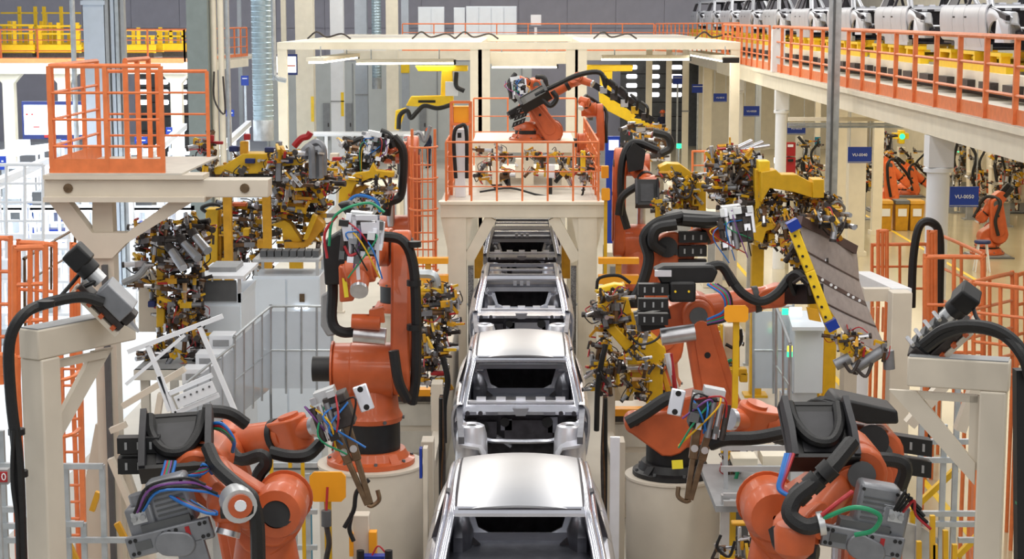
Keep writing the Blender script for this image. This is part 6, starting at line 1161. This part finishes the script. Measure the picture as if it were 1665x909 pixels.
for row, (Y, xs) in enumerate(((33, (-34, 36)), (40, (-22, 36, 96, 207, 264)), (48, (0, 56, 205, 262)), (56, (10, 196, 268)))):
    for j, x in enumerate(xs):
        rack('white lit rack, %s from the left edge in the %s row of the assembly area' % (names2[j], ('nearest', 'second', 'third', 'farthest')[row]), P(x, 0, Y).x, Y, (.62, .58, .7, .75)[row]*(1.1 if j % 2 else 1), .7, (2.5, 2.3, 2.6, 2.4)[row], 60+k); k += 1
for k, (x0, y0, x1, y1, Y0, Y1, l) in enumerate(((-10, 300, 75, 262, 34, 44, 'white light beam running back at the far left'), (0, 250, 120, 232, 44, 58, 'white overhead beam left of the platform support'), (205, 285, 300, 205, 38, 58, 'white overhead beam right of the platform rails'), (350, 250, 405, 200, 46, 60, 'white overhead beam beside the grey-green column'))):
    a, b = P(x0, y0, Y0), P(x1, y1, Y1); t = thing('light_beam', l, 'lamp', a, 'overhead light beams in the assembly area'); ORG[t] = V(a); MB('white').bar(a, b, .16, .16, up=(0, 0, 1)).build('beam', t); MB('coldlamp').bar(a-Z3*.1, b-Z3*.1, .12, .03, up=(0, 0, 1)).build('tube', t)
    for f in (.05, .5, .95): q = a.lerp(b, f); MB('white').lh((q.x-.05, q.y-.05, 0), (q.x+.05, q.y+.05, q.z)).build('post', t)
qrail('white railing in front of the lit assembly racks', -20, 268, 420, 70, 268, 420, 31, 31, 4, .03, 'white', posts=3, rnd=False)
# ------------------------------------------------------------------ aisle bay on the right
for k, (x, m) in enumerate(((1439, 'ochre'), (1466, 'ochre'), (1490, 'ochre'))):
    Y = 56; q = P(x, 375, Y); w = .185; t = thing('waste_bin', ('leftmost', 'middle', 'rightmost')[k]+' of the three ochre waste bins under the mezzanine', 'bin', (q.x, Y, 0), 'ochre waste bins')
    MB('ochre').prism([(q.x-w, Y, 0), (q.x+w, Y, 0), (q.x+w*1.15, Y-.05, .82), (q.x-w*1.15, Y-.05, .82)], (0, .5, 0)).build('body', t, .02); MB('darkgrey' if k == 1 else 'ochre').prism([(q.x-w*1.25, Y-.1, .82), (q.x+w*1.25, Y-.1, .82), (q.x+w*1.15, Y-.05, .93), (q.x-w*1.15, Y-.05, .93)], (0, .6, 0)).build('lid', t, .02)
    MB('signwhite').lh((q.x-.13, Y-.06, .45), (q.x+.13, Y-.035, .68)).build('label_sheet', t)
for k, (y0, y1) in enumerate(((232, 254), (256, 282))): 
    t = thing('red_cabinet', ('upper red box on the white column under the blue sign', 'lower red cabinet beside the white mezzanine column')[k], 'cabinet', P(1284, y1, 49)); ORG[t] = V(t.location); MB('red').pb(1276, y0, 1294, y1, 49+k*.02, .3).build('body', t, .01); MB('signwhite' if k == 0 else 'black').pb(1281, y0+3, 1290, y0+7, 48.97, .03).build('label', t)
    q = P(1285, y1, 49.1); MB('galv').lh((q.x-.05, 49.35, 0), (q.x+.05, 49.45, q.z+.2)).build('post', t)
def farrobot(label, x, Y, ys, ye, xw, yw, ax, m='orange2', s=1.):
    b = V((P(x, 0, Y).x, Y, .08)); q = thing('robot_plinth', 'grey plinth of the '+label, 'pedestal', (b.x, Y, 0)); MB('grey').lh((b.x-.5, Y-.5, 0), (b.x+.5, Y+.5, .07)).build('block', q); MB('darkgrey').lh((b.x-.6, Y-.6, 0), (b.x+.6, Y+.6, .03)).build('plate', q)
    return robot(label, b, P(x, ys, Y), P(x-4, ye, Y), P(xw, yw, Y), P(xw+(6 if xw > x else -6), yw+8, Y), ax, s, m=m, hose=True, counter=False)
farrobot('bright orange robot just left of the yellow bins', 1447, 62, 318, 268, 1472, 296, (0, -1, 0))
farrobot('bright orange robot behind the yellow bins', 1482, 67, 308, 276, 1508, 300, (0, -1, 0))
farrobot('bright orange robot behind the largest blue sign', 1600, 64.5, 320, 285, 1570, 290, (0, -1, 0))
farrobot('dark orange robot right of the largest blue sign', 1620, 50, 380, 330, 1596, 352, (0, -1, 0), 'orange')
farrobot('bright orange robot at the far right edge under the mezzanine', 1642, 61.5, 322, 270, 1630, 300, (0, -1, 0))
farrobot('orange robot low behind the red cabinets', 1312, 70, 290, 262, 1325, 285, (0, -1, 0))
gi = [((1296, 222, 1334, 296), 66, 'pale tool machine behind the red cabinets'), ((1402, 262, 1426, 300), 66, 'pale tool machine left of the leaning post'), ((1438, 214, 1452, 300), 70, 'tall pale tool machine with cables left of the bins'), ((1462, 240, 1506, 330), 72, 'wide pale tool machine behind the bins'), ((1546, 210, 1572, 296), 68, 'grey tool machine with a green lamp behind the largest sign'), ((1576, 236, 1604, 330), 66, 'pale tool machine behind the dark orange robot'), ((1612, 220, 1640, 330), 64, 'grey tool machine left of the far right robot'), ((1644, 214, 1665, 330), 68, 'pale tool machine at the right edge')]
for k, ((x0, y0, x1, y1), Y, l) in enumerate(gi):
    Y -= 7 if k not in (3,) else 0
    w = x1-x0
    o = gripper(l, [(rc(x0, y0, x0+w*.25, y1), Y, .4, 'ivory', 'column'), (rc(x1-w*.2, y0+15, x1, y1), Y+.2, .4, ('grey', 'ivory')[k % 2], 'column'), (rc(x0, (y0+y1)/2-4, x1, (y0+y1)/2), Y-.1, .4, 'ivory', 'shelf'), (rc(x0, y1-12, x1, y1), Y, .6, 'cream', 'base'), (rc(x0+w*.3, y0+20, x0+w*.55, y0+36), Y-.1, .3, ('white', 'grey', 'red', 'byellow')[k % 4], 'box')], [(x0, y0, x1, y1, Y-.6, Y-.1, 26, .9)], [([(x0+2, y0, Y-.2), (x0+w*.4, y0+20, Y-.3), (x0+w*.2, y0+50, Y-.3), (x0+w*.5, y1-5, Y-.3)], .05, 'hose'), ([(x1-3, y0+10, Y-.3), (x1-w*.4, y0+30, Y-.4), (x1-4, y0+60, Y-.3)], .04, 'hose')], name='tool_machine', cat='machine', seed=70+k)
    for x in (x0+2, x1-2): prop(o, x, y1-6, Y+.1, .2, 'grey')
for k, (x, y, Y, l) in enumerate(((1466, 222, 66, 'yellow overhead unit with a green lamp above the bins'), (1584, 222, 62, 'yellow overhead unit above the largest blue sign'), (1376, 178, 60, 'yellow overhead unit behind the grey I-column'))):
    t = thing('overhead_unit', l, 'machine unit', P(x, y+12, Y), 'yellow overhead units'); ORG[t] = V(t.location); MB('byellow').pb(x-12, y-5, x+12, y+4, Y, .5).build('bar', t); MB('byellow').pb(x-4, y-10, x+6, y+12, Y-.1, .4).build('body', t, .03); q = P(x+1, y, Y-.12); MB('greenled' if k == 0 else 'dark').cyl(q, q-Y3*.02, .1, n=12).build('lamp', t); q = P(x, y-8, Y+.2); MB('galv').lh((q.x-.03, Y+.17, q.z), (q.x+.03, Y+.23, DZ-(.1 if Y < 62 else .4))).build('hanger', t)
for k, (x, y, Y) in enumerate(((1561, 248, 62), (1104, 241, 66), (1263, 265, 58))):
    q = P(x, y, Y); t = thing('signal_lamp', ('green signal lamp left of the dark orange robot', 'green signal lamp by the dark gate posts', 'pale signal lamp by the orange fence')[k], 'lamp', (q.x, Y, 0)); MB('greenled' if k < 2 else 'coldlamp').cyl(q, q+Z3*.16, .09, n=12).build('lamp', t); MB('galv').cyl((q.x, Y, 0), q, .04, n=8).build('post', t)
t = thing('work_stool', 'small white stool with a blue seat under the mezzanine', 'stool', (P(1612, 0, 47).x, 47, 0)); x = P(1612, 0, 47).x
MB('navy').lathe([(0, .72), (.2, .72), (.22, .76), (.2, .8), (0, .8)], (x, 47, 0), n=16).build('seat', t)
for a in range(4): d = V((math.cos(a*1.57+.7), math.sin(a*1.57+.7), 0)); MB('white').bar(V((x, 47, .72))+d*.14, V((x, 47, 0))+d*.26, .03).build('leg', t)
one(MB('byellow').lh((11.2, 45, 0), (11.3, 75, .004)), 'floor_line', 'yellow painted line on the aisle floor beside the bins', 'floor marking')
one(MB('byellow').lh((5.6, 22, 0), (5.7, 60, .004)), 'floor_line', 'yellow painted line on the floor along the white mezzanine columns', 'floor marking')
one(MB('hose').tube([P(1482, 500, 26), P(1485, 420, 26), P(1495, 368, 26), P(1515, 362, 26), P(1528, 385, 26), P(1528, 470, 26), P(1526, 560, 26)], .06).tube([P(1526, 560, 26), V((P(1526, 0, 26).x, 26, 0))], .06), 'arched_hose', 'black hose arching above the right orange rails', 'hose')
# ------------------------------------------------------------------ middle distance fill
qrail('small orange fence far right of the gantry', 1126, 246, 292, 1166, 246, 292, 48, 48, 1, .03)
o = gripper('far clamp table behind the left clamp rig', [(rc(505, 285, 560, 300), 40, .6, 'ochre', 'table'), (rc(536, 250, 550, 285), 41, .3, 'cream', 'column'), (rc(540, 256, 560, 262), 40.6, .2, 'red', 'red_bar')], [(505, 262, 560, 290, 39.6, 40.4, 16, .9)], (), name='clamp_table', cat='jig', seed=90)
prop(o, 515, 298, 40.2, .1); prop(o, 550, 298, 40.2, .1)
gripper('far silver robot tooling behind the left ladder robot', [(rc(580, 245, 596, 272), 40, .3, 'darkgrey', 'box'), (rc(655, 220, 672, 232), 44, .3, 'alu', 'box')], [(560, 228, 680, 262, 40, 44, 34, 1.1)], [([(655, 240, 42), (680, 215, 42), (690, 230, 42), (700, 205, 42)], .05, 'gun'), ([(560, 240, 41), (590, 225, 41), (640, 230, 41)], .06, 'hose')], name='robot_tooling', cat='tool', seed=91)
gripper('far silver tooling of the yellow robot right of the gantry', [(rc(1030, 216, 1046, 232), 46, .3, 'alu', 'box'), (rc(1058, 238, 1090, 262), 47, .3, 'white', 'box')], [(1015, 205, 1090, 260, 44, 47, 30, 1.1)], [([(1062, 215, 44), (1085, 222, 44), (1090, 240, 44), (1075, 250, 44)], .1, 'hose')], name='robot_tooling', cat='tool', seed=92)
o = gripper('far brown clamp cluster left of the big yellow clamp arm', [(rc(1168, 250, 1200, 262), 38, .4, 'yellow', 'bar'), (rc(1150, 300, 1182, 340), 39, .4, 'ivory', 'cabinet')], [(1150, 240, 1200, 290, 37, 39, 26, 1.1)], (), name='clamp_table', cat='jig', seed=93)
prop(o, 1172, 260, 38.1, .15); prop(o, 1195, 260, 38.1, .15)
for x0, x1, y, Y, l in ((1086, 1140, 300, 52, 'low ivory machine guard right of the gantry'), (560, 650, 300, 50, 'low ivory machine guard left of the gantry'), (1145, 1200, 345, 44, 'low ivory machine guard below the far clamp cluster'), (985, 1010, 410, 38, 'narrow ivory guard beside the right gantry leg')):
    a, b = P(x0, y, Y), P(x1, y, Y); t = thing('machine_guard', l, 'machine guard', ((a.x+b.x)/2, Y, 0)); MB('ivory').lh((a.x, Y, 0), (b.x, Y+1.5, a.z)).build('housing', t, .02); MB('grey').lh((a.x+.1, Y-.02, .2), (b.x-.1, Y, a.z-.3)).build('access_panel', t)
t = thing('horizontal_pipe', 'long white pipe running behind the robots left of the gantry', 'pipe', P(590, 218, 60)); ORG[t] = V(t.location); MB('white').cyl(P(510, 218, 60), P(690, 217, 60), .08).build('pipe', t)
for x in (530, 660): q = P(x, 218, 60); MB('white').lh((q.x-.05, 60, 0), (q.x+.05, 60.1, q.z)).build('post', t)
